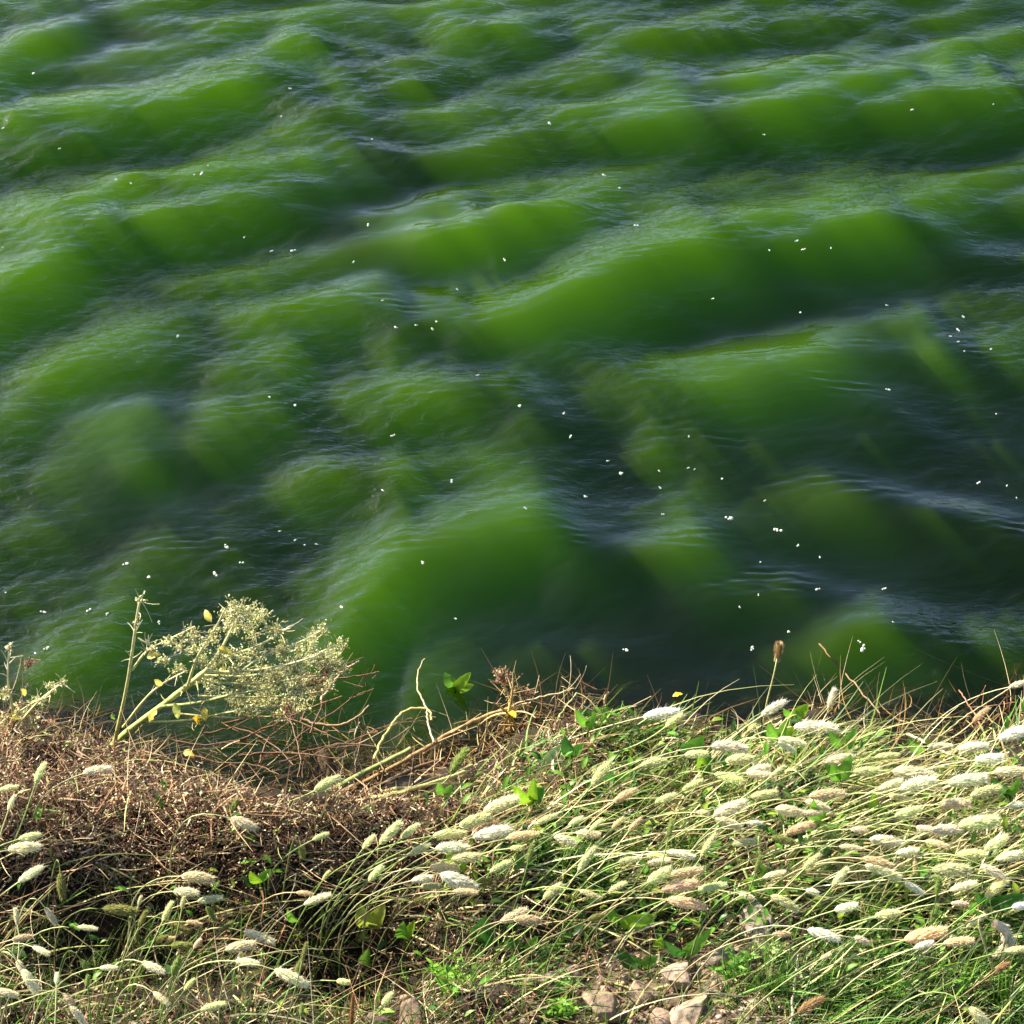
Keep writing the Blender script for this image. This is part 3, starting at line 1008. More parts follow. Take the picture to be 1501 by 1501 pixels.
# ------------------------------------------------------------------ bunny tail grasses: pixel x, y of the head, its direction in degrees, length in pixels, colour
C, P, G, T, O, W, B = 'cream', 'pale green', 'green', 'tan', 'olive', 'white', 'brown'
HEAD_TINT = {C: (0.80, 0.74, 0.55), P: (0.68, 0.70, 0.42), G: (0.30, 0.38, 0.12), T: (0.72, 0.58, 0.40), O: (0.30, 0.31, 0.10), W: (0.84, 0.82, 0.70), B: (0.44, 0.29, 0.15)}
HEADS = [
    (16, 1177, 70, 28, C), (141, 1128, 10, 42, C), (57, 1133, 70, 32, P), (10, 1155, 25, 32, P), (43, 1226, 5, 32, P), (35, 1242, 5, 46, C),
    (44, 1281, 25, 40, C), (75, 1343, -60, 32, C), (24, 1344, 95, 26, C), (128, 1360, -10, 30, C), (60, 1393, 0, 30, C), (30, 1417, -60, 24, C),
    (44, 1438, -55, 38, C), (83, 1434, 90, 17, C), (159, 1418, 10, 26, C), (224, 1417, 0, 36, C), (8, 1455, -15, 34, C), (101, 1464, -30, 22, T),
    (115, 1488, -50, 36, C), (236, 1463, -20, 30, C), (176, 1334, -8, 50, O), (205, 1320, 75, 18, C), (209, 1347, 60, 28, O), (200, 1371, -85, 20, O),
    (245, 1336, 60, 32, P), (290, 1285, -8, 48, C), (272, 1307, 12, 38, C), (268, 1323, 80, 20, P), (308, 1318, 15, 38, C), (309, 1339, -60, 28, G),
    (262, 1358, -20, 34, O), (284, 1352, -5, 26, T), (332, 1358, 40, 26, O), (380, 1373, -10, 50, C), (352, 1387, 12, 44, C), (362, 1410, 5, 34, C),
    (258, 1416, 75, 38, G), (277, 1443, 60, 26, P), (123, 1414, -60, 20, G), (128, 1439, 90, 16, G), (235, 1376, 40, 28, O), (246, 1375, 20, 20, T),
    (289, 1383, 60, 20, C), (266, 1386, 0, 32, O), (312, 1475, 0, 34, P), (341, 1187, 70, 36, G), (357, 1206, -20, 40, C), (90, 1299, -86, 40, O),
    (32, 1374, 0, 30, T), (470, 1226, 15, 28, P), (443, 1249, -85, 24, O), (465, 1318, 20, 42, C), (447, 1309, 0, 28, T), (427, 1432, -20, 50, C),
    (446, 1395, 75, 28, O), (438, 1416, 60, 22, O), (503, 1439, 0, 20, P), (442, 1480, 85, 18, G), (567, 1464, 60, 24, P), (572, 1221, 45, 46, P),
    (600, 1218, 45, 34, P), (540, 1234, 50, 28, P), (550, 1280, 55, 34, P), (478, 1283, 60, 20, P), (614, 1245, 35, 36, P), (659, 1222, 5, 50, P),
    (696, 1202, 10, 50, P), (734, 1179, 15, 56, C), (710, 1214, 25, 42, T), (720, 1220, 12, 56, W), (663, 1241, 3, 52, W), (683, 1257, 8, 44, P),
    (651, 1271, 2, 44, C), (734, 1270, 30, 36, P), (619, 1288, 0, 32, W), (672, 1291, -22, 58, W), (704, 1294, 0, 38, O), (630, 1299, 0, 30, P),
    (616, 1320, 0, 24, O), (682, 1307, 0, 36, T), (478, 1148, 35, 44, P), (670, 1116, 65, 46, G), (765, 1225, 10, 48, T), (757, 1243, 35, 24, P),
    (777, 1251, 75, 28, G), (828, 1230, -10, 36, C), (862, 1222, 5, 36, C), (844, 1203, 30, 26, P), (873, 1209, 45, 28, P), (916, 1165, 20, 40, T),
    (929, 1209, 60, 30, T), (905, 1206, 50, 26, T), (860, 1259, 50, 44, P), (809, 1306, 40, 34, P), (865, 1310, 0, 34, P), (962, 1254, 15, 30, P),
    (966, 1263, 5, 34, C), (998, 1251, 0, 42, W), (1004, 1279, 5, 54, T), (996, 1299, 5, 52, T), (1006, 1323, 0, 56, T), (966, 1283, 45, 42, P),
    (1044, 1300, 15, 42, P), (1038, 1238, 50, 42, P), (1070, 1185, 30, 52, C), (1068, 1206, -30, 46, C), (1030, 1191, 0, 20, C), (753, 1342, 25, 44, C),
    (773, 1347, 0, 40, T), (982, 1214, 80, 28, G), (1094, 1313, 0, 24, C), (873, 1344, 20, 26, O), (969, 1045, 15, 60, W), (988, 1056, 35, 34, P),
    (1070, 1093, -2, 58, W), (881, 1133, 40, 46, P), (958, 1117, 5, 46, P), (1068, 1140, 5, 46, P), (1084, 1112, 5, 44, P), (1133, 1038, 35, 46, W),
    (1219, 1024, 75, 36, W), (1196, 1066, 3, 70, W), (1160, 1086, 0, 42, C), (1153, 1094, -30, 32, W), (1493, 1003, 20, 34, W), (1437, 1048, 50, 36, T),
    (1487, 1075, 20, 52, W), (1378, 1094, 0, 40, C), (1426, 1094, 15, 48, W), (1111, 1128, 5, 38, C), (1116, 1136, -5, 44, C), (1140, 1131, 30, 30, P),
    (1340, 1134, 0, 66, C), (1346, 1147, 10, 60, C), (1306, 1150, 25, 38, C), (1212, 1164, 5, 54, T), (1199, 1179, -15, 42, C), (1156, 1188, -25, 46, C),
    (1188, 1192, 0, 34, C), (1418, 1144, 5, 60, W), (1493, 1179, 0, 34, W), (1298, 1232, -8, 48, W), (1246, 1242, -5, 32, C), (1172, 1214, 0, 46, T),
    (1148, 1231, -10, 36, O), (1260, 1216, 0, 28, C), (1362, 1216, 5, 40, C), (1388, 1216, -8, 48, W), (1434, 1206, 5, 60, P), (1372, 1235, 30, 36, C),
    (1330, 1248, 10, 34, C), (1460, 1235, 25, 40, P), (1295, 1275, -12, 56, C), (1287, 1262, 5, 46, T), (1458, 1278, -20, 42, C), (1394, 1275, 0, 54, P),
    (1340, 1302, -35, 34, W), (1412, 1299, 25, 40, C), (1460, 1302, 40, 40, P), (1342, 1270, -85, 24, T), (1407, 1324, -5, 28, C), (1151, 1322, -20, 46, P),
    (1207, 1369, -8, 46, W), (1263, 1377, -10, 24, C), (1145, 1369, 0, 28, T), (1354, 1385, 25, 30, W), (1490, 1392, 10, 32, P), (1188, 1473, 18, 42, B),
    (1469, 1417, 20, 28, B), (1210, 1402, 40, 18, C), (1437, 1492, -45, 44, P), (1405, 1380, 15, 42, T), (1494, 1328, 0, 24, W), (1111, 1267, 75, 28, G),
    (1105, 1206, 5, 26, W), (1191, 1306, 0, 20, C), (1231, 1286, 50, 34, P), (1375, 1300, 85, 28, G), (1370, 1340, 70, 30, G), (1356, 1370, 20, 60, T),
    (1445, 1160, 10, 50, P), (1400, 1178, 5, 46, C), (1330, 1190, 15, 40, P), (1270, 1130, 5, 40, P), (1230, 1112, 12, 44, C), (1300, 1108, 8, 38, P),
    (1020, 1105, 20, 36, P), (1015, 1150, 25, 36, P), (975, 1170, 30, 34, P), (1120, 1165, 10, 40, P), (1480, 1130, 15, 48, C), (1450, 1112, 12, 44, W),
    (1320, 1170, 0, 36, P), (1480, 1255, 10, 40, C), (1425, 1252, 5, 44, P), (1090, 1235, 15, 36, P), (1135, 1282, 20, 34, C), (1190, 1262, 35, 34, P),
    (920, 1260, 40, 32, P), (905, 1300, 30, 30, P), (800, 1200, 35, 34, P), (1240, 1330, 25, 34, C), (1300, 1340, 10, 36, P), (1430, 1350, 20, 34, P),
]


def head_mesh(seed, bend=0.0, hairs=1150):
    """a plump soft seed head one unit long, pointing along +x"""
    r0 = np.random.default_rng(seed)
    fat = r0.uniform(0.102, 0.150)

    def spine(t):
        return np.stack([t - 0.0 * t, 0 * t, -bend * (t - 0.1) ** 2 * (t > 0.1)], -1)

    def rad(t):
        return fat * np.sin(np.pi * np.clip(t, 0, 1) ** 0.80) ** 0.62 + 0.008
    nr, ns = 9, 8
    t = np.linspace(0.0, 0.96, nr)
    a = np.arange(ns) * 2 * np.pi / ns
    core = spine(t)[:, None] + rad(t)[:, None, None] * 0.92 * np.stack([0 * a, np.cos(a), np.sin(a)], -1)[None]
    core = core.reshape(-1, 3)
    tri = []
    for i in range(nr - 1):
        for k in range(ns):
            k2 = (k + 1) % ns
            tri += [(i * ns + k, i * ns + k2, (i + 1) * ns + k2), (i * ns + k, (i + 1) * ns + k2, (i + 1) * ns + k)]
    cc = np.tile((0.88, 0.92, 0.74), (len(core), 1)) * (0.9 + 0.2 * r0.random((len(core), 1)))
    n = hairs
    th = r0.random(n) ** 0.9 * 0.95
    ah = r0.uniform(0, 2 * np.pi, n)
    out = np.stack([0 * ah, np.cos(ah), np.sin(ah)], -1)
    base = spine(th) + out * (rad(th) * 0.82)[:, None]
    d = out * 0.48 + np.array([1.0, 0, 0]) * r0.uniform(0.7, 1.2, n)[:, None] + r0.normal(0, 0.22, (n, 3))
    d /= np.linalg.norm(d, axis=1)[:, None]
    L = r0.uniform(0.06, 0.15, n) * np.where(r0.random(n) < 0.05, 2.0, 1.0)
    tip = base + d * L[:, None]
    s = np.cross(d, r0.normal(size=(n, 3)))
    s /= np.linalg.norm(s, axis=1)[:, None]
    w = r0.uniform(0.008, 0.016, n)[:, None]
    hv = np.stack([base + s * w, base - s * w, tip], 1).reshape(-1, 3)
    hf = len(core) + np.arange(3 * n).reshape(n, 3)
    hc = np.clip(np.tile((1.05, 1.03, 0.98), (3 * n, 1)) * (0.85 + 0.3 * r0.random((n, 1))).repeat(3, 0), 0, 1.25)
    return np_mesh('seed_head', np.concatenate([core, hv]), np.concatenate([np.array(tri), hf]), np.concatenate([cc, hc]), True)


HEAD_MESHES = [head_mesh(50 + k, b) for k, b in enumerate((0.0, 0.08, 0.16, 0.26, 0.05, 0.12, 0.36, 0.2))]
for me_ in HEAD_MESHES:
    me_.materials.append(M_HAIR)
STEM_TINT = {C: (0.40, 0.42, 0.18), P: (0.26, 0.34, 0.10), G: (0.14, 0.25, 0.05), T: (0.46, 0.36, 0.18), O: (0.20, 0.24, 0.07), W: (0.48, 0.46, 0.26), B: (0.32, 0.20, 0.10)}
EXTRA_POSE = {}


def make_heads():
    items = [(x, y, f'{pose_word(a, L)} {c}') for x, y, a, L, c in HEADS]
    labels = single_out(items, 'fluffy bunny tail', LANDMARKS)
    r0 = np.random.default_rng(99)
    for (px, py, a, L, c), lab in zip(HEADS, labels):
        a = math.radians(a)
        right = px > 560
        h = r0.uniform(0.085, 0.135) if right else r0.uniform(0.10, 0.16)
        h += 0.03 * math.sin(a)
        s = py - shore_py(px)
        if s < 15:
            h = r0.uniform(0.05, 0.08)
        mid = on_ground(np.array(px), np.array(py), h)
        d = np.array([math.cos(a), 0.55 * math.sin(a), 0.86 * math.sin(a)])
        d[1] += r0.normal(0, 0.22)
        d /= np.linalg.norm(d)
        ln = L * PXM * (1.02 if L > 30 else 0.95)
        base = mid - d * ln * 0.5
        back = r0.uniform(0.07, 0.16) * (1.25 if right else 0.8)
        root = np.array([base[0] - (0.25 + 0.75 * abs(math.cos(a))) * back * (1 if math.cos(a) >= -0.2 else -1), base[1] - r0.uniform(-0.01, 0.05), 0.0])
        root[1] = min(root[1], float(shore_y(root[0])) - 0.02)
        root[2] = float(ground_z(root[0], root[1])) - 0.004
        ctl = base - d * np.linalg.norm(base - root) * 0.55
        ctl[2] = max(ctl[2], root[2] + 0.35 * (base[2] - root[2]))
        e = empty('bunny_tail', tuple(root))
        tag(e, lab, 'bunny tail', 'bunny tails along the bank')
        tint = np.array(STEM_TINT[c]) * r0.uniform(0.85, 1.2)
        mb = MB()
        end = base + d * ln * 0.12
        mb.tube(np.concatenate([bezier(root, ctl, base, 10), end[None]]) - root, 0.0014, 0.0009, tint * 0.75, tint * 1.15, sides=3)
        mb.build('stem', M_STEM, e)
        k = int(r0.integers(0, 6)) if abs(math.sin(a)) < 0.9 else int(r0.integers(0, 8))
        o = bpy.data.objects.new('seed_head', HEAD_MESHES[k])
        COL.objects.link(o)
        o.parent = e
        o.location = tuple(base - root)
        q = Vector(d).to_track_quat('X', 'Z')
        o.rotation_euler = q.to_euler()
        f = r0.uniform(0.88, 1.15)
        o.scale = (ln, ln * f * (1.25 if L < 26 else 1.0), ln * f * (1.25 if L < 26 else 1.0))
        tn = np.clip(np.array(HEAD_TINT[c]) * r0.uniform(0.85, 1.12) * 1.08 * (1 + r0.normal(0, 0.03, 3)), 0, 0.88)
        o.color = (*tn, 1)


make_heads()


def special_grass(name, label, stem_px, head_px, h, head_r, head_c, stem_c, cat='bunny tail', sides=7):
    """a single stem with a head drawn along a line of pixels"""
    S = [on_ground(np.array(x), np.array(y), hh) for (x, y), hh in zip(stem_px, h)]
    y0 = S[0][1]
    S[0][2] = float(ground_z(S[0][0], S[0][1])) - 0.003
    S = [S[0]] + [at_y(x, y, y0 + 0.01 * i) for i, (x, y) in enumerate(stem_px[1:], 1)]
    H = curve([at_y(x, y, y0 + 0.01 * len(stem_px)) for x, y in head_px], 14)
    e = empty(name, tuple(S[0]))
    tag(e, label, cat)
    mb = MB()
    mb.tube(curve(S, 12) - S[0], 0.0015, 0.0011, stem_c, sides=4)
    mb.build('stem', M_STEM, e)
    mb = MB()
    n = len(H)
    for i in range(n - 1):
        for k in range(34):
            t = i + RNG.random()
            p = H[i] + (H[i + 1] - H[i]) * (t - i)
            rr = head_r * math.sin(math.pi * min(max((t + 0.8) / (n + 0.6), 0.03), 0.97)) ** 0.5
            d = H[i + 1] - H[i]
            d /= np.linalg.norm(d)
            o = RNG.normal(size=3)
            o -= d * o.dot(d)
            o /= np.linalg.norm(o)
            b0 = p + o * rr * 0.5
            tip = p + o * rr * 1.15 + d * rr * RNG.uniform(0.5, 1.4)
            sd = np.cross(o, d) * rr * 0.10
            mb.tri([b0 + sd, b0 - sd, tip], [(0, 1, 2)], np.array(head_c) * RNG.uniform(0.75, 1.25))
    mb.tube(H, head_r * 0.7, head_r * 0.5, np.array(head_c) * 0.7, sides=sides)
    mb.build('seed_head', M_BLADE, e, smooth_shade=True)
    for ch in e.children:
        if ch.name.startswith('seed_head'):
            ch.location = (-S[0][0], -S[0][1], -S[0][2])


special_grass('curled_bunny_tail', 'white and tan grass head curled like a hook at the lower right edge', [(1462, 1440), (1436, 1360), (1440, 1344), (1456, 1352)],
              [(1458, 1354), (1472, 1362), (1478, 1380), (1472, 1394), (1460, 1402)], (0.0, 0.03, 0.06, 0.1), 0.0095, (0.80, 0.68, 0.48), (0.46, 0.38, 0.2))
special_grass('plantain', 'upright stalk with a short blunt brown head standing against the water', [(1118, 1062), (1124, 1030), (1134, 990), (1139, 966)],
              [(1139, 968), (1141, 955), (1142, 943)], (0.0, 0.02, 0.05, 0.1), 0.0078, (0.45, 0.33, 0.16), (0.42, 0.40, 0.16), 'plant')
special_grass('dry_spike', 'upright narrow brown seed spike at the lower edge left of the stones', [(514, 1530), (515, 1510)],
              [(515, 1508), (516, 1485), (518, 1458)], (0.0, 0.02), 0.0042, (0.40, 0.22, 0.10), (0.34, 0.22, 0.10), 'plant')


# ------------------------------------------------------------------ branching weeds
def branch_path(px_pts, y0, lean=0.0):
    return curve([at_y(x, y, y0 + lean * i + 0.004 * RNG.normal()) for i, (x, y) in enumerate(px_pts)], 4 * len(px_pts))


def flower_cluster(mb, p, r, n_tw, pal, twig_c, blob_r=0.0024, nb=6):
    for _ in range(n_tw):
        d = RNG.normal(size=3)
        d[2] = abs(d[2]) * 0.8 + 0.1
        d /= np.linalg.norm(d)
        L = r * RNG.uniform(0.55, 1.25)
        q = bezier(p, p + d * L * 0.5 + RNG.normal(0, r * 0.15, 3), p + d * L, 4)
        mb.tube(q, 0.0006, 0.0004, twig_c, sides=3)
        for _k in range(nb):
            t = RNG.uniform(0.35, 1.0)
            b = p + d * L * t + RNG.normal(0, r * 0.13, 3)
            cc = np.array(pal[RNG.integers(0, len(pal))]) * RNG.uniform(0.75, 1.2)
            if _k % 3 == 0:
                mb.blob(b, blob_r * RNG.uniform(0.4, 0.95), cc, RNG.uniform(0.6, 1.5, 3))
            else:
                e = d + RNG.normal(0, 0.8, 3)
                e = e / np.linalg.norm(e) * RNG.uniform(0.004, 0.010)
                f = np.cross(e, RNG.normal(size=3))
                f = f / np.linalg.norm(f) * RNG.uniform(0.0006, 0.0014)
                mb.add(np.array([b - f * 0.5, b + f * 0.5, b + e * 0.6 + f, b + e * 0.6 - f]), [(0, 1, 2, 3)], cc)


YEL = [(0.64, 0.62, 0.26), (0.58, 0.60, 0.32), (0.46, 0.52, 0.20), (0.72, 0.70, 0.46), (0.34, 0.40, 0.13), (0.46, 0.36, 0.16)]
BRN = [(0.26, 0.13, 0.07), (0.36, 0.22, 0.12), (0.44, 0.34, 0.18), (0.18, 0.08, 0.05)]


def make_weed(name, label, origin_px, branches, clusters, leaves, y0=None):
    base = on_ground(np.array(origin_px[0]), np.array(origin_px[1]))
    if y0 is None:
        y0 = base[1]
    e = empty(name, tuple(base))
    tag(e, label, 'weed')
    for i, (pts, r0, r1, c0, c1, lean) in enumerate(branches):
        mb = MB()
        P = branch_path(pts, y0, lean)
        mb.tube(P - base, r0 * PXM, r1 * PXM, c0, c1, sides=6, knots=0.22)
        # short side twigs
        for _ in range(int(len(P) * 0.8)):
            k = RNG.integers(len(P) // 3, len(P))
            d = RNG.normal(size=3) + np.array([0.2, 0, 0.5])
            d /= np.linalg.norm(d)
            L = RNG.uniform(0.008, 0.028)
            mb.tube(bezier(P[k] - base, P[k] - base + d * L * 0.6, P[k] - base + d * L + RNG.normal(0, 0.004, 3), 4), r1 * PXM * 0.6, 0.0004, c1, sides=3)
        mb.build('main_stem' if i == 0 else 'branch', M_STEM, e)
    for x, y, r, pal, n in clusters:
        mb = MB()
        p = at_y(x, y, y0 + RNG.uniform(-0.02, 0.05)) - base
        flower_cluster(mb, p, r * PXM, int(n * 1.2), pal, np.array(pal[0]) * 0.8)
        mb.build('flower_cluster', M_BLADE, e)
    for x, y, sz, c in leaves:
        mb = MB()
        p = at_y(x, y, y0 - 0.01) - base
        d = np.array([RNG.normal(0.3, 0.6), RNG.normal(-0.2, 0.4), RNG.normal(-0.2, 0.6)])
        d /= np.linalg.norm(d)
        mb.leaf(p, p + d * sz * PXM, sz * 0.5 * PXM, (RNG.normal(), -0.6, 1), c, n=6, wave=0.4)
        mb.build('leaf', M_LEAF, e)
    return e


SG, SY, SP = (0.30, 0.38, 0.10), (0.52, 0.50, 0.18), (0.58, 0.54, 0.30)
LY = (0.50, 0.42, 0.08)
make_weed('yellow_weed', 'tall pale yellow weed with bushy flower clusters leaning over the water', (160, 1098), [
    ([(160, 1098), (190, 1070), (235, 1036), (275, 1005), (300, 985), (335, 962)], 6.0, 3.6, SG, SY, 0.006),
    ([(168, 1088), (185, 1010), (196, 940), (203, 890), (208, 880)], 3.6, 1.6, (0.42, 0.44, 0.12), SP, 0.0),
    ([(300, 985), (325, 950), (345, 912), (360, 893)], 3.0, 1.4, SY, SP, 0.006),
    ([(275, 1005), (290, 962), (315, 922), (330, 893)], 2.6, 1.3, SY, SP, -0.004),
    ([(335, 962), (370, 950), (400, 935), (425, 918)], 2.6, 1.3, SY, SP, 0.008),
    ([(300, 985), (360, 984), (420, 974), (474, 958)], 2.4, 1.2, SY, SP, -0.005),
    ([(235, 1036), (290, 1030), (340, 1018), (402, 1008)], 3.0, 1.3, SG, SY, -0.008),
    ([(180, 1066), (215, 1022), (242, 1000), (272, 984)], 2.2, 1.2, SY, SP, 0.008),
    ([(194, 982), (215, 955), (250, 936), (286, 918)], 2.0, 1.0, SY, SP, 0.006),
    ([(205, 1060), (275, 1056), (330, 1045), (392, 1034)], 2.6, 1.2, SG, SY, -0.010),
    ([(202, 935), (216, 944), (222, 950)], 1.4, 0.8, SY, SP, 0.0),
    ([(300, 990), (370, 990), (440, 968), (496, 944)], 2.0, 0.8, SY, SP, 0.004),
    ([(310, 1000), (380, 1002), (450, 992), (506, 984)], 1.8, 0.8, SY, (0.46, 0.36, 0.16), -0.006),
    ([(290, 1020), (370, 1022), (440, 1018), (486, 1010)], 1.8, 0.8, SY, (0.44, 0.32, 0.14), 0.0),
    ([(260, 1046), (330, 1052), (400, 1050), (456, 1040)], 1.8, 0.8, SY, (0.40, 0.28, 0.12), -0.004),
    ([(345, 990), (385, 962), (430, 945), (470, 925)], 1.6, 0.7, SY, SP, 0.006),
], [(x, y, r, YEL, n) for x, y, r, n in [
    (350, 902, 28, 34), (377, 908, 26, 32), (335, 925, 20, 22), (312, 940, 18, 18), (402, 925, 20, 20), (280, 937, 20, 20), (246, 946, 14, 12), (226, 952, 10, 8),
    (208, 881, 9, 8), (262, 985, 16, 14), (330, 990, 22, 22), (360, 1005, 28, 34), (402, 1000, 30, 36), (432, 985, 28, 30), (467, 966, 22, 22), (392, 1030, 26, 28),
    (350, 1036, 22, 20), (432, 1012, 24, 26), (300, 1002, 18, 14), (412, 955, 22, 22), (372, 962, 22, 22), (345, 965, 20, 18), (240, 972, 14, 10), (198, 918, 7, 6)]]
    + [(x, y, 20, YEL, 14) for x, y in [(385, 985), (415, 990), (345, 985), (322, 965), (300, 975), (372, 930), (356, 920), (388, 1012), (445, 1000), (318, 1010), (290, 955), (268, 955), (330, 905), (420, 1025), (452, 975), (395, 1040), (372, 1030), (415, 1050), (440, 1035), (340, 1025), (365, 1048), (460, 1020), (475, 980), (488, 962), (405, 1005), (495, 950), (500, 985), (470, 930), (455, 945), (480, 1008), (440, 958), (490, 970)]]
    + [(455, 1005, 24, BRN, 22), (480, 985, 20, BRN, 18), (420, 1045, 22, BRN, 18)],
    [(215, 962, 26, LY), (320, 950, 24, LY), (230, 1040, 26, LY), (292, 1058, 30, (0.62, 0.40, 0.03)), (310, 912, 24, LY), (300, 1036, 24, LY),
     (226, 996, 20, (0.55, 0.50, 0.10)), (345, 1045, 22, (0.50, 0.46, 0.08)), (255, 1030, 28, (0.40, 0.44, 0.10)), (165, 1045, 16, (0.2, 0.34, 0.05)), (270, 1100, 26, (0.62, 0.42, 0.05))])
make_weed('yellow_weed', 'small straggly yellow weed at the left edge beside the water', (14, 1096), [
    ([(14, 1096), (20, 1052), (12, 1002), (13, 955)], 3.0, 1.3, SG, SP, 0.0),
    ([(24, 1066), (55, 1030), (82, 1008), (95, 998)], 2.4, 1.1, SY, SP, 0.006),
    ([(20, 1050), (45, 1032), (74, 1020)], 1.8, 1.0, SY, SP, -0.004),
    ([(10, 1080), (-4, 1040), (-20, 1010)], 2.0, 1.0, SY, SP, 0.0),
], [(x, y, r, YEL, n) for x, y, r, n in [(92, 1001, 8, 9), (76, 1011, 11, 11), (55, 1030, 13, 13), (30, 1046, 14, 13), (15, 950, 8, 8), (4, 1020, 13, 12), (10, 1062, 15, 14), (48, 1062, 12, 12), (-15, 1030, 14, 12), (30, 1085, 14, 12)]]
    + [(44, 974, 14, BRN, 12)],
    [(30, 1010, 20, LY), (12, 1045, 22, (0.45, 0.44, 0.08)), (60, 1075, 20, (0.35, 0.38, 0.08))])


# ------------------------------------------------------------------ fallen stalks, dead branches, the dried star plant
def stalk(name, label, pts, r0, r1, c0, c1=None, cat='stalk', lift=0.015, twigs=0, group=None):
    P = []
    for i, (x, y) in enumerate(pts):
        q = on_plane_z(np.array(float(x)), np.array(float(y)), np.array(0.01))
        z = max(float(ground_z(q[0], q[1], False)), 0.0) + lift
        for _ in range(4):
            q = on_plane_z(np.array(float(x)), np.array(float(y)), np.array(z))
            z = 0.5 * z + 0.5 * (max(float(ground_z(q[0], q[1], False)), 0.0) + lift)
        P.append(q)
    P = curve(P, 5 * len(P))
    P += RNG.normal(0, 0.0007, P.shape)
    mb = MB()
    mb.tube(P, r0 * PXM, r1 * PXM, c0, c1, sides=6, knots=0.3)
    for _ in range(twigs):
        k = RNG.integers(len(P) // 4, len(P))
        d = RNG.normal(size=3) * np.array([1, 0.7, 0.8]) + np.array([0, 0, 0.3])
        d /= np.linalg.norm(d)
        L = RNG.uniform(0.02, 0.07)
        q = bezier(P[k], P[k] + d * L * 0.5, P[k] + d * L + RNG.normal(0, 0.012, 3), 6)
        mb.tube(q, r1 * PXM * 0.6, 0.0005, np.array(c0) * 0.9, c1, sides=3, knots=0.3)
    o = mb.build(name, M_STEM, None, P[0])
    tag(o, label, cat, group)


RB, RB2, TN, GN = (0.12, 0.055, 0.03), (0.26, 0.15, 0.08), (0.46, 0.34, 0.18), (0.24, 0.32, 0.08)
stalk('fallen_stalk', 'thick green fallen stalk slanting out of the pool, nearest the dark stone', [(424, 1180), (490, 1157), (555, 1122), (602, 1098)], 6.5, 4.5, GN, (0.30, 0.34, 0.12), lift=0.04)
stalk('fallen_stalk', 'long brown fallen stalk running up to the dried star plant', [(455, 1176), (525, 1150), (602, 1110), (650, 1080), (700, 1055), (752, 1036)], 5.0, 3.2, (0.28, 0.17, 0.08), (0.42, 0.30, 0.12), lift=0.02, twigs=10)
stalk('fallen_stalk', 'yellow green fallen stalk lowest of the bundle by the pool', [(455, 1197), (530, 1173), (600, 1158), (682, 1131)], 4.4, 3.0, (0.48, 0.46, 0.14), (0.56, 0.50, 0.18), lift=0.045)
stalk('fallen_stalk', 'short olive fallen stalk above the yellow green one', [(556, 1163), (640, 1146), (692, 1121)], 4.2, 2.8, (0.36, 0.32, 0.12), (0.46, 0.40, 0.18), lift=0.04)
stalk('fallen_stalk', 'dark brown rotting stalk under the green fallen stalk', [(470, 1190), (540, 1160), (600, 1130), (650, 1112)], 5.0, 3.5, (0.14, 0.08, 0.04), (0.22, 0.13, 0.06), lift=0.025, twigs=5)
stalk('bent_stem', 'yellow green stem bent in an arch over the pool', [(548, 1112), (560, 1085), (576, 1060), (592, 1043), (626, 1039), (633, 1056)], 2.8, 2.0, (0.42, 0.44, 0.14), (0.50, 0.40, 0.12), lift=0.03)
stalk('pale_twig', 'pale twisted twig rising in an S over the pool', [(636, 1088), (628, 1062), (626, 1040), (614, 1016), (612, 990), (621, 965)], 2.0, 1.2, (0.46, 0.40, 0.26), (0.40, 0.34, 0.16), lift=0.03, cat='twig')
stalk('pale_twig', 'pale straight twig pointing up right from the dead branches', [(470, 1026), (488, 1000), (504, 982), (526, 969)], 2.2, 1.5, (0.50, 0.38, 0.22), (0.56, 0.44, 0.30), lift=0.03, cat='twig')
stalk('pale_twig', 'tan twig curving like a bow over the pool', [(440, 1052), (470, 1062), (500, 1062), (522, 1052), (541, 1034)], 2.4, 1.4, RB2, TN, lift=0.03, cat='twig')
DB = [
    ('reddish dead branch lying along the top of the brown tangle', [(352, 1085), (400, 1062), (450, 1040), (500, 1020)], 3.6),
    ('dead branch sprawling under the yellow weed toward the pool', [(330, 1060), (380, 1050), (430, 1056), (480, 1075)], 3.0),
    ('dark red dead branch arching above the wet dark stone', [(350, 1108), (400, 1104), (450, 1106), (500, 1112)], 3.2),
    ('dead branch reaching farthest right over the open water', [(440, 1000), (490, 995), (540, 988), (556, 985)], 2.4),
    ('forked dead branch above the left side of the pool', [(380, 1120), (392, 1085), (420, 1060), (446, 1020)], 2.6),
    ('thin dead branch hanging into the pool below the weed', [(420, 1040), (432, 1075), (440, 1110), (436, 1140)], 2.2),
    ('dead branch upright behind the bow shaped twig', [(455, 1075), (470, 1040), (474, 1005), (486, 975)], 2.4),
    ('low dead branch at the left rim of the pool', [(280, 1105), (320, 1118), (370, 1120), (410, 1135)], 2.6),
]
DB += [
    ('dead branch crossing low behind the wet dark stone', [(410, 1118), (460, 1098), (510, 1090), (560, 1096)], 2.6),
    ('crooked dead branch between the weed stems and the stone', [(300, 1075), (350, 1068), (395, 1088), (430, 1120)], 2.6),
    ('dead branch ending in a fan of twigs at the middle of the pool', [(430, 1085), (480, 1050), (520, 1020), (548, 1010)], 2.4),
    ('brown dead branch hanging over the left bank of the pool', [(250, 1085), (300, 1092), (350, 1084), (388, 1070)], 2.4),
    ('dead branch rising steeply at the right of the yellow weed', [(440, 1060), (455, 1020), (480, 985), (505, 950)], 2.2),
    ('thin dead branch nearly touching the pale twisted twig', [(500, 1100), (540, 1075), (580, 1060), (608, 1058)], 1.8),
]
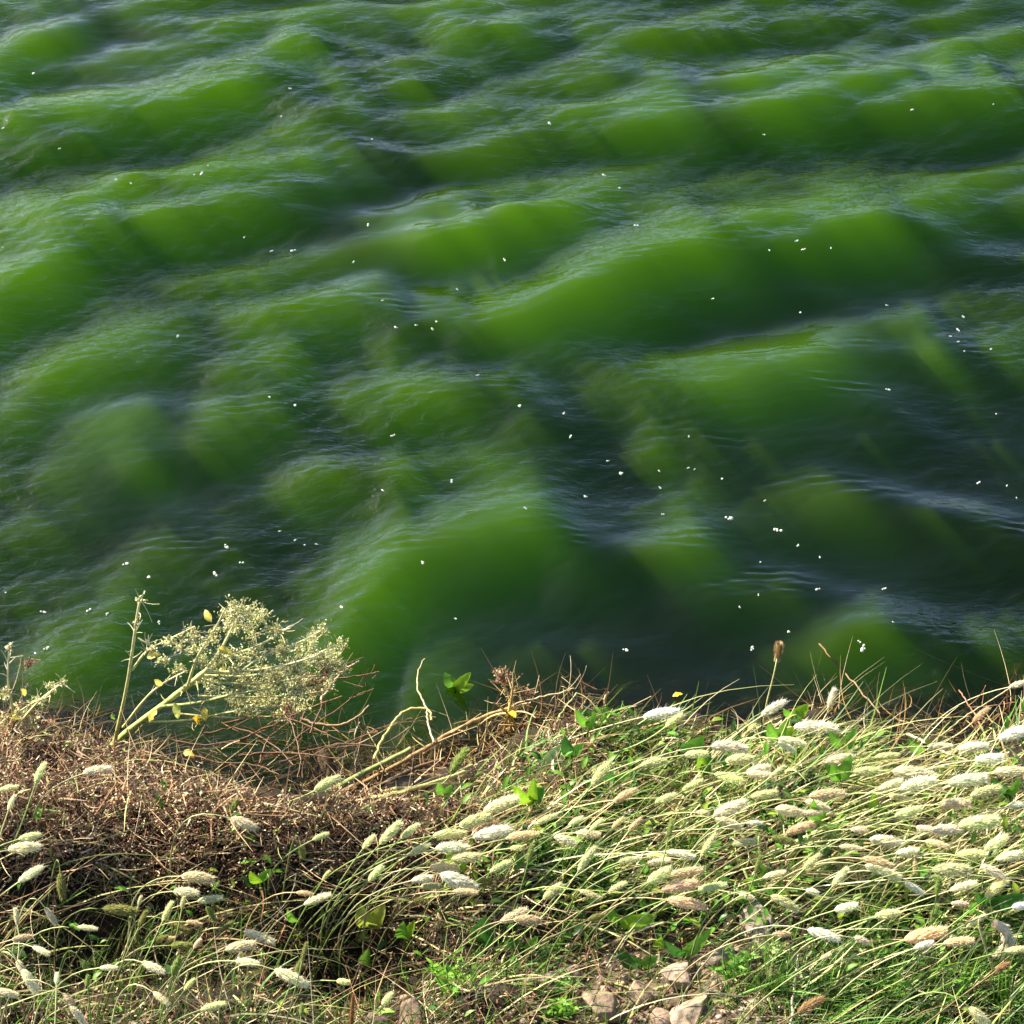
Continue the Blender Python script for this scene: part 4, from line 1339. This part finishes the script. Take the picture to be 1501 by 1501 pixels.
for lab, pts, r in DB:
    stalk('dead_branch', lab, pts, r * 0.7, r * 0.3, RB, RB2, 'branch', lift=0.03, twigs=8, group='dead branches at the pool')
stalk('dead_branch', 'pale dead branch with a forked tip right of the dried star plant', [(752, 1034), (785, 1024), (820, 1016), (842, 1009)], 2.0, 1.4, TN, (0.54, 0.46, 0.24), 'branch', lift=0.03, twigs=9)
stalk('green_stem', 'thin green stem topped by a small star of twigs by the water', [(812, 1086), (818, 1055), (830, 1035), (846, 1016)], 1.9, 1.4, (0.32, 0.36, 0.12), (0.48, 0.46, 0.2), lift=0.03, twigs=6)
stalk('green_stem', 'thin yellowish stem with two small side shoots at the water', [(900, 1066), (890, 1046), (886, 1022), (893, 1014)], 1.6, 1.0, (0.44, 0.40, 0.14), (0.52, 0.44, 0.2), lift=0.03, twigs=4)
stalk('drowned_twig', 'brown twig lying under the water right of the upright brown head', [(1200, 943), (1226, 972), (1256, 1006), (1290, 1046)], 1.6, 1.4, (0.30, 0.17, 0.06), RB2, 'twig', lift=0.004)
stalk('dead_branch', 'reddish twig standing in the shallows at the right', [(1446, 1082), (1432, 1052), (1418, 1030), (1405, 1012)], 1.8, 1.2, RB2, (0.36, 0.16, 0.08), 'branch', lift=0.03, twigs=3)
stalk('bent_stem', 'long straw stem slanting from the bank to the white head at the right edge', [(1362, 1092), (1400, 1062), (1440, 1034), (1482, 1008)], 1.6, 1.2, (0.50, 0.44, 0.2), (0.56, 0.46, 0.26), lift=0.05)
stalk('fallen_stalk', 'pale dry stalk lying by the shallows right of the pebble', [(1330, 1075), (1360, 1090), (1390, 1105), (1420, 1116)], 2.6, 1.6, (0.58, 0.48, 0.32), (0.50, 0.40, 0.26), lift=0.03)
stalk('fallen_stalk', 'pair of leaning straw stalks beside the pale pebble', [(1225, 1130), (1240, 1150), (1252, 1168), (1258, 1180)], 2.2, 1.6, (0.56, 0.46, 0.28), (0.50, 0.36, 0.2), lift=0.05)
stalk('grey_stalk', 'upright grey stalk in the fine green grass at the lower edge', [(1158, 1512), (1162, 1470), (1166, 1430), (1170, 1400)], 2.0, 1.4, (0.34, 0.30, 0.22), (0.38, 0.34, 0.26), lift=0.05)


def star_plant():
    c = on_plane_z(np.array(745.0), np.array(1046.0), np.array(0.05))
    e = empty('dried_plant', tuple(c))
    tag(e, 'dried yellow plant with stems spread like a star at the water edge', 'plant')
    for x, y in [(700, 1066), (714, 1082), (730, 1098), (750, 1092), (768, 1104), (785, 1052), (778, 1030), (757, 1005), (738, 1003), (722, 1030), (752, 985)]:
        q = at_y(x, y, c[1] + RNG.uniform(-0.03, 0.03)) - c
        mb = MB()
        mb.tube(bezier((0, 0, 0), q * 0.5 + RNG.normal(0, 0.006, 3), q, 7), 0.0022, 0.0010, (0.56, 0.40, 0.10), (0.52, 0.42, 0.22), sides=5, knots=0.3)
        for _ in range(5):
            t = RNG.uniform(0.4, 1)
            d = RNG.normal(size=3) * 0.014
            mb.tube(bezier(q * t, q * t + d * 0.5, q * t + d, 4), 0.0008, 0.0004, (0.46, 0.32, 0.14), sides=3)
        mb.build('stem', M_STEM, e)
    mb = MB()
    mb.leaf((0, 0, 0.004), (0.012, -0.02, 0.012), 0.014, (0, 0, 1), (0.62, 0.44, 0.06), n=6, wave=0.5)
    mb.build('leaf', M_LEAF, e)
    for p, r in (((0.0, 0.03, 0.035), 0.022), ((0.03, 0.02, 0.02), 0.02), ((-0.012, 0.03, 0.05), 0.018)):
        mb = MB()
        flower_cluster(mb, np.array(p), r, 16, BRN, BRN[1])
        mb.build('seed_cluster', M_DRY, e)


star_plant()


# ------------------------------------------------------------------ broad leaved plants: pixel, leaves (dx, dy to the tip in pixels, width), colour, label
LG, LB, LD, LYG = (0.13, 0.30, 0.03), (0.20, 0.36, 0.02), (0.04, 0.14, 0.02), (0.32, 0.38, 0.06)
PLANTS = [
    (780, 1198, [(2, -48, 16, LB), (-22, -34, 22, LB), (14, -26, 24, LD)], 0.02, 'bright upright pair of broad leaves in the middle of the bank'),
    (668, 1048, [(22, -34, 18, LB), (-14, -18, 20, LG), (26, -8, 16, LB)], 0.015, 'green leaves standing in the water left of the dried star plant'),
    (1160, 1066, [(18, -18, 20, LB), (-14, -12, 14, LG)], 0.03, 'round bright leaf at the water edge under the white heads'),
    (704, 1402, [(8, -56, 34, LD), (-8, -34, 20, LG)], 0.03, 'large dark green leaf standing upright near the lower centre'),
    (544, 1352, [(-10, -36, 30, LYG), (18, -26, 24, LYG), (4, -14, 22, LYG)], 0.03, 'yellowish crinkled broad leaves left of centre in the dry litter'),
    (536, 1398, [(6, -44, 18, LG)], 0.02, 'single narrow dark leaf below the yellowish crinkled leaves'),
    (594, 1374, [(0, -34, 20, LG), (12, -20, 14, LB)], 0.02, 'small green leaf pair right of the yellowish crinkled leaves'),
    (440, 1368, [(-10, -30, 14, LG)], 0.02, 'narrow green leaf above the long cream nodding heads'),
    (384, 1318, [(-10, -12, 16, LB), (14, -8, 12, LG)], 0.02, 'tiny bright leaf pair on the bare brown mat'),
    (905, 1372, [(44, -4, 22, LB), (-12, -8, 16, LG)], 0.03, 'bright horizontal leaf lying above the stones'),
    (1000, 1400, [(30, -42, 18, LG), (-24, -26, 14, LD)], 0.03, 'slanting green leaf right of the horizontal leaf above the stones'),
    (965, 1388, [(2, -26, 18, LB)], 0.03, 'small crinkled bright leaf between the leaves above the stones'),
    (938, 1412, [(-26, -14, 22, LD), (20, -10, 16, LG)], 0.02, 'dark leaves in shade just above the row of stones'),
    (768, 1406, [(-24, 4, 18, LD), (16, -8, 12, LG)], 0.02, 'low dark leaf right of the large upright dark leaf'),
    (672, 1302, [(-10, -18, 22, LB), (12, -22, 18, LB)], 0.04, 'bright leaves under the drooping white head in the clump'),
    (860, 1096, [(-16, -20, 16, LG), (10, -14, 14, LG)], 0.03, 'green leaves at the rear of the turf near the water'),
    (868, 1072, [(24, -4, 18, LG), (-18, 2, 14, LD)], 0.02, 'flat grey green leaves at the water edge right of the star plant'),
    (838, 1140, [(-10, -20, 20, LD), (14, -8, 16, LG)], 0.03, 'bluish leaf cluster left of the turf middle'),
    (802, 1142, [(18, -14, 14, (0.28, 0.38, 0.14))], 0.04, 'pale oval leaf above the bright upright pair'),
    (1030, 1150, [(-4, -32, 16, LB), (6, -22, 16, LD)], 0.05, 'bright yellow green leaf amid the turf right of centre'),
    (1012, 1104, [(14, -16, 24, LG), (-12, -8, 18, LD)], 0.04, 'round green leaves behind the long white head'),
    (1222, 1190, [(10, -32, 20, LG), (-8, -14, 16, LG)], 0.05, 'pointed green leaf left of the pale pebble'),
    (1278, 1218, [(-6, -26, 16, LB), (10, -14, 12, LG)], 0.05, 'bright leaf just above the white spindle head at right'),
    (1190, 1242, [(-8, -34, 18, LG), (10, -20, 14, LB)], 0.05, 'green leaves below the tan level head at right'),
    (1350, 1122, [(-22, -4, 20, LG)], 0.04, 'flat green leaf near the shallows at the right'),
    (1446, 1345, [(36, -8, 24, LD), (-20, -6, 18, LD)], 0.03, 'dark green leaves in shade left of the curled head'),
    (1472, 1186, [(-24, -4, 18, LD), (10, -10, 14, LG)], 0.06, 'dark leaf among the pale stems at the right edge'),
    (1140, 1110, [(-18, -20, 22, LG), (14, -14, 18, LB), (4, -28, 14, LG)], 0.04, 'cluster of fresh leaves under the white heads by the water'),
    (900, 1170, [(20, -18, 16, LG), (-14, -12, 16, LD)], 0.04, 'blue green leaves beside the blunt tan head'),
    (652, 1182, [(-6, -22, 16, LG), (10, -18, 14, LG)], 0.02, 'small dark leaves right of the fallen stalk bundle'),
    (1230, 1128, [(16, -8, 18, LG), (-18, -6, 16, LG)], 0.05, 'grey green leaves left of the leaning straw stalks'),
]
for px, py, lv, h, lab in PLANTS:
    h = h + (0.02 if 1085 < py < 1380 else 0.0)
    b = on_ground(np.array(px), np.array(py), 0.0)
    b[2] = max(float(ground_z(b[0], b[1])), -0.01)
    e = empty('broadleaf_plant', tuple(b))
    tag(e, lab, 'plant', 'broad leaved plants on the bank')
    for dx, dy, w, c in lv:
        mb = MB()
        tip = np.array([dx, -0.55 * dy * -0.6, -dy * 0.95]) * PXM * 1.3 + np.array([0, RNG.normal(0, 0.006), h])
        foot = np.array([0, 0, h * 0.6]) + RNG.normal(0, 0.002, 3)
        mb.leaf(foot, tip, w * PXM * 1.1, (-0.2, -0.9, 0.5), np.array(c) * 0.8, np.array(c) * 1.15, fold=0.3, n=10, wave=0.08)
        mb.tube(bezier((0, 0, -0.004), foot * 0.5, foot + (tip - foot) * 0.1, 5), 0.0014, 0.0010, np.array(c) * 1.1, sides=4)
        mb.build('leaf', M_LEAF, e)


def feathery(px, py, h, n, c, lab):
    """a low bright plant of many narrow leaves"""
    b = on_ground(np.array(px), np.array(py))
    b[2] = float(ground_z(b[0], b[1]))
    e = empty('feathery_plant', tuple(b))
    tag(e, lab, 'plant')
    for k in range(n):
        mb = MB()
        d = az_el(RNG.uniform(0, 6.28), RNG.uniform(0.7, 1.45)) * h * RNG.uniform(0.55, 1.15)
        P = bezier((0, 0, -0.003), d * 0.5 + RNG.normal(0, 0.004, 3), d, 7)
        mb.tube(P, 0.0011, 0.0006, np.array(c) * 0.8, sides=3)
        for i in range(1, 7):
            for s in (-1, 1):
                dd = np.array([s * RNG.uniform(0.5, 1), RNG.normal(0, 0.5), RNG.uniform(0.2, 0.9)])
                dd = dd / np.linalg.norm(dd) * RNG.uniform(0.007, 0.017)
                mb.leaf(P[i], P[i] + dd, 0.0042, (0, -0.5, 1), np.array(c) * RNG.uniform(0.75, 1.25), n=4)
        mb.build('shoot', M_LEAF, e)


feathery(662, 1470, 0.050, 12, (0.17, 0.36, 0.03), 'bright green feathery plant at the lower edge right of centre left')
feathery(822, 1494, 0.035, 8, (0.16, 0.34, 0.03), 'small feathery green plant at the lower edge left of the rounded stone')
feathery(1075, 1440, 0.045, 9, (0.14, 0.30, 0.04), 'green feathery plant between the pale stones and the fine grass')
feathery(835, 1446, 0.035, 7, (0.10, 0.22, 0.04), 'dull green feathery plant above the rounded brown stone')
feathery(1250, 1415, 0.035, 14, (0.30, 0.36, 0.12), 'pale yellow green feathery tuft in the fine grass at right')
feathery(1130, 1415, 0.040, 10, (0.24, 0.34, 0.10), 'pale feathery tuft at the left side of the fine grass')


# ------------------------------------------------------------------ small grass tufts that stand out
def tuft(px, py, h, n, lab, spread=0.7, pal=GREENS):
    b = on_ground(np.array(px), np.array(py))
    b[2] = float(ground_z(b[0], b[1])) - 0.003
    V, Q, Cc = ribbons(RNG.normal(0, 0.006, (n, 3)) * np.array([1, 1, 0]), az_el(RNG.uniform(0, 6.28, n), RNG.uniform(1.5 - spread, 1.5, n)), RNG.uniform(0.5, 1.1, n) * h,
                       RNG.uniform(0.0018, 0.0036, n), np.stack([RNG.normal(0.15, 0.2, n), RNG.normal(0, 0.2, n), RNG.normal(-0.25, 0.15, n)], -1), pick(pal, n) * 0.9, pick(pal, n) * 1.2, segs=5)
    o = obj('leafy_tuft', np_mesh('tuft', V, Q, Cc), M_BLADE, None, tuple(b))
    tag(o, lab, 'tuft', 'grass tufts on the bank')


for t_ in [
    (1130, 1470, 0.10, 70, 'tall bright green tuft left of the upright grey stalk'),
    (1080, 1470, 0.11, 14, 'few tall green blades standing over the pale stones'),
    (1215, 1480, 0.08, 80, 'dark green tuft right of the upright grey stalk'),
    (1300, 1470, 0.075, 70, 'dense green tuft below the pale feathery tuft at right'),
    (1395, 1465, 0.075, 60, 'green tuft at the lower right below the stout tan head'),
    (1475, 1470, 0.075, 60, 'green tuft in the lower right corner below the curled head'),
    (300, 1420, 0.07, 40, 'dark green tuft in the hollow among cream heads'),
    (220, 1400, 0.08, 34, 'sparse green tuft in the hollow left of the dark tuft'),
    (130, 1420, 0.06, 30, 'sparse green tuft in the lower left of the hollow'),
    (570, 1255, 0.05, 40, 'small green tuft left of the windblown clump'),
    (830, 1290, 0.07, 60, 'fresh green tuft in front of the turf middle'),
    (900, 1240, 0.07, 60, 'fresh green tuft between the pale heads at the centre'),
    (790, 1270, 0.06, 50, 'fresh green tuft right of the windblown clump'),
    (1010, 1240, 0.07, 60, 'fresh green tuft just above the upper big tan head'),
    (1120, 1200, 0.07, 60, 'fresh green tuft right of the grey brown stone, up the bank'),
    (1000, 1140, 0.06, 50, 'fresh green tuft behind the middle of the turf'),
    (1240, 1230, 0.07, 60, 'fresh green tuft below the pale pebble'),
    (1180, 1130, 0.06, 50, 'fresh green tuft left of the leaning straw stalks'),
    (880, 1310, 0.07, 60, 'fresh green tuft left of the lowest big tan head'),
    (1340, 1320, 0.07, 60, 'fresh green tuft above the stout tan head'),
    (1430, 1300, 0.07, 50, 'fresh green tuft above the curled head at the right'),
]:
    tuft(*t_)


# ------------------------------------------------------------------ foam flecks on the water: pixel x, y, size
FOAM = [(50, 108, 6), (428, 367, 6), (398, 368, 3), (540, 330, 5), (805, 181, 5), (885, 257, 5), (908, 276, 4), (262, 493, 4), (296, 255, 5), (192, 269, 3),
        (170, 263, 3), (185, 827, 8), (218, 846, 6), (330, 803, 7), (315, 842, 6), (354, 825, 5), (410, 779, 3), (433, 792, 4), (447, 799, 3), (464, 797, 3),
        (64, 897, 5), (131, 895, 6), (157, 900, 4), (233, 913, 6), (8, 869, 3), (70, 952, 6), (576, 639, 4), (662, 706, 5), (620, 825, 5), (668, 907, 4),
        (762, 595, 6), (825, 606, 4), (836, 640, 4), (770, 745, 4), (858, 728, 4), (891, 676, 4), (911, 695, 7), (967, 690, 3), (968, 715, 3), (972, 754, 3),
        (1009, 686, 3), (1018, 688, 3), (1058, 702, 4), (1069, 762, 8), (1140, 778, 7), (1121, 734, 3), (1170, 800, 4), (1202, 817, 4), (1115, 824, 3), (1197, 863, 5),
        (1296, 863, 4), (1112, 872, 3), (1084, 890, 3), (1309, 912, 3), (1156, 927, 5), (1105, 951, 6), (1266, 951, 8), (1260, 941, 4), (918, 953, 6), (1045, 438, 4),
        (1173, 458, 4), (1411, 465, 4), (1404, 484, 4), (1393, 493, 3), (1405, 501, 3), (1453, 512, 4), (1414, 515, 3), (1300, 447, 3), (1302, 571, 4), (1435, 708, 5),
        (1476, 712, 3), (1490, 730, 3), (1460, 607, 3), (1169, 354, 4), (1178, 366, 4), (1218, 364, 3), (1128, 367, 3), (395, 582, 4), (433, 594, 5), (357, 348, 3),
        (518, 384, 3), (670, 424, 3), (580, 480, 4), (610, 477, 4), (640, 472, 4), (635, 482, 4), (740, 381, 4), (933, 331, 5), (1337, 161, 4), (1456, 153, 3),
        (545, 204, 3), (1120, 198, 3), (425, 130, 3), (87, 218, 3), (5, 188, 4), (305, 243, 4), (285, 256, 3), (560, 440, 3), (700, 550, 3), (1010, 640, 3)]
FOAM_PLACES = [
    ('by the top left corner', 40, 150), ('on the left waves near the top', 270, 260), ('at the left, upper middle', 420, 370), ('on the left ripples', 360, 540),
    ('above the tall yellow weed', 240, 840), ('by the left edge near the bank', 60, 920), ('right of the yellow weed', 430, 795), ('at the centre left', 600, 640),
    ('along the crest left of centre', 610, 480), ('near the crest at the centre', 780, 610), ('in the dark trough right of centre', 930, 700), ('in the smooth middle right', 1060, 740),
    ('near the bank below the centre', 780, 900), ('above the upright brown head', 1120, 850), ('beside the upright brown head', 1120, 940), ('right of the upright brown head', 1270, 930),
    ('on the smooth water at right', 1200, 810), ('by the right edge, lower half', 1460, 710), ('by the right edge, upper half', 1420, 490), ('in the dark hollow at upper right', 1150, 440),
    ('on the upper right ripples', 1175, 362), ('at the upper centre', 880, 270), ('at the top centre', 700, 190), ('at the top right', 1300, 160), ('just above the centre', 720, 400), ('high right of centre', 1300, 560),
]


def foam_mesh(seed):
    r0 = np.random.default_rng(seed)
    bm = bmesh.new()
    for k in range(int(r0.integers(4, 8))):
        r = r0.uniform(0.22, 0.48)
        m = bmesh.ops.create_icosphere(bm, subdivisions=2, radius=r)
        o = Vector((r0.normal(0, 0.36), r0.normal(0, 0.30), r * 0.25))
        for v in m['verts']:
            v.co = v.co + o
    me = bpy.data.meshes.new('foam_fleck')
    bm.to_mesh(me)
    bm.free()
    me.polygons.foreach_set('use_smooth', np.ones(len(me.polygons), bool))
    a = me.attributes.new('tint', 'FLOAT_COLOR', 'POINT')
    a.data.foreach_set('color', np.tile(np.array([0.66, 0.70, 0.60, 1], np.float32), len(me.vertices)))
    me.materials.append(M_FOAM)
    return me


FOAM_MESHES = [foam_mesh(300 + k) for k in range(6)]
_fl = single_out([(x, y, {3: 'pinpoint white', 4: 'tiny white', 5: 'small white', 6: 'white bubbly', 7: 'larger white bubbly', 8: 'largest white bubbly'}[s]) for x, y, s in FOAM],
                 'foam fleck floating', FOAM_PLACES)
for i, ((px, py, s), lab) in enumerate(zip(FOAM, _fl)):
    z = 0.0
    for _ in range(6):
        p = on_plane_z(np.array(float(px)), np.array(float(py)), np.array(z))
        z = 0.5 * z + 0.5 * water_z(p[0], p[1])
    p = on_plane_z(np.array(float(px)), np.array(float(py)), np.array(z))
    o = bpy.data.objects.new('foam_fleck', FOAM_MESHES[i % 6])
    COL.objects.link(o)
    o.location = tuple(p)
    o.rotation_euler = (0, 0, i * 1.7)
    o.scale = (s * 0.00090 * (1 + 0.06 * max(0, 3 - py / 300)),) * 3
    tag(o, lab, 'foam', 'foam flecks on the water')

# one yellow leaf afloat
mb_ = MB()
p_ = on_plane_z(np.array(993.0), np.array(1021.0), np.array(0.006))
mb_.leaf(p_ + np.array([-0.008, 0, 0]), p_ + np.array([0.009, 0.004, 0.002]), 0.009, (0, 0, 1), (0.60, 0.56, 0.03), n=6, wave=0.3)
tag(mb_.build('floating_leaf', M_LEAF, None, p_), 'yellow leaf floating on the water behind the long white head', 'leaf')
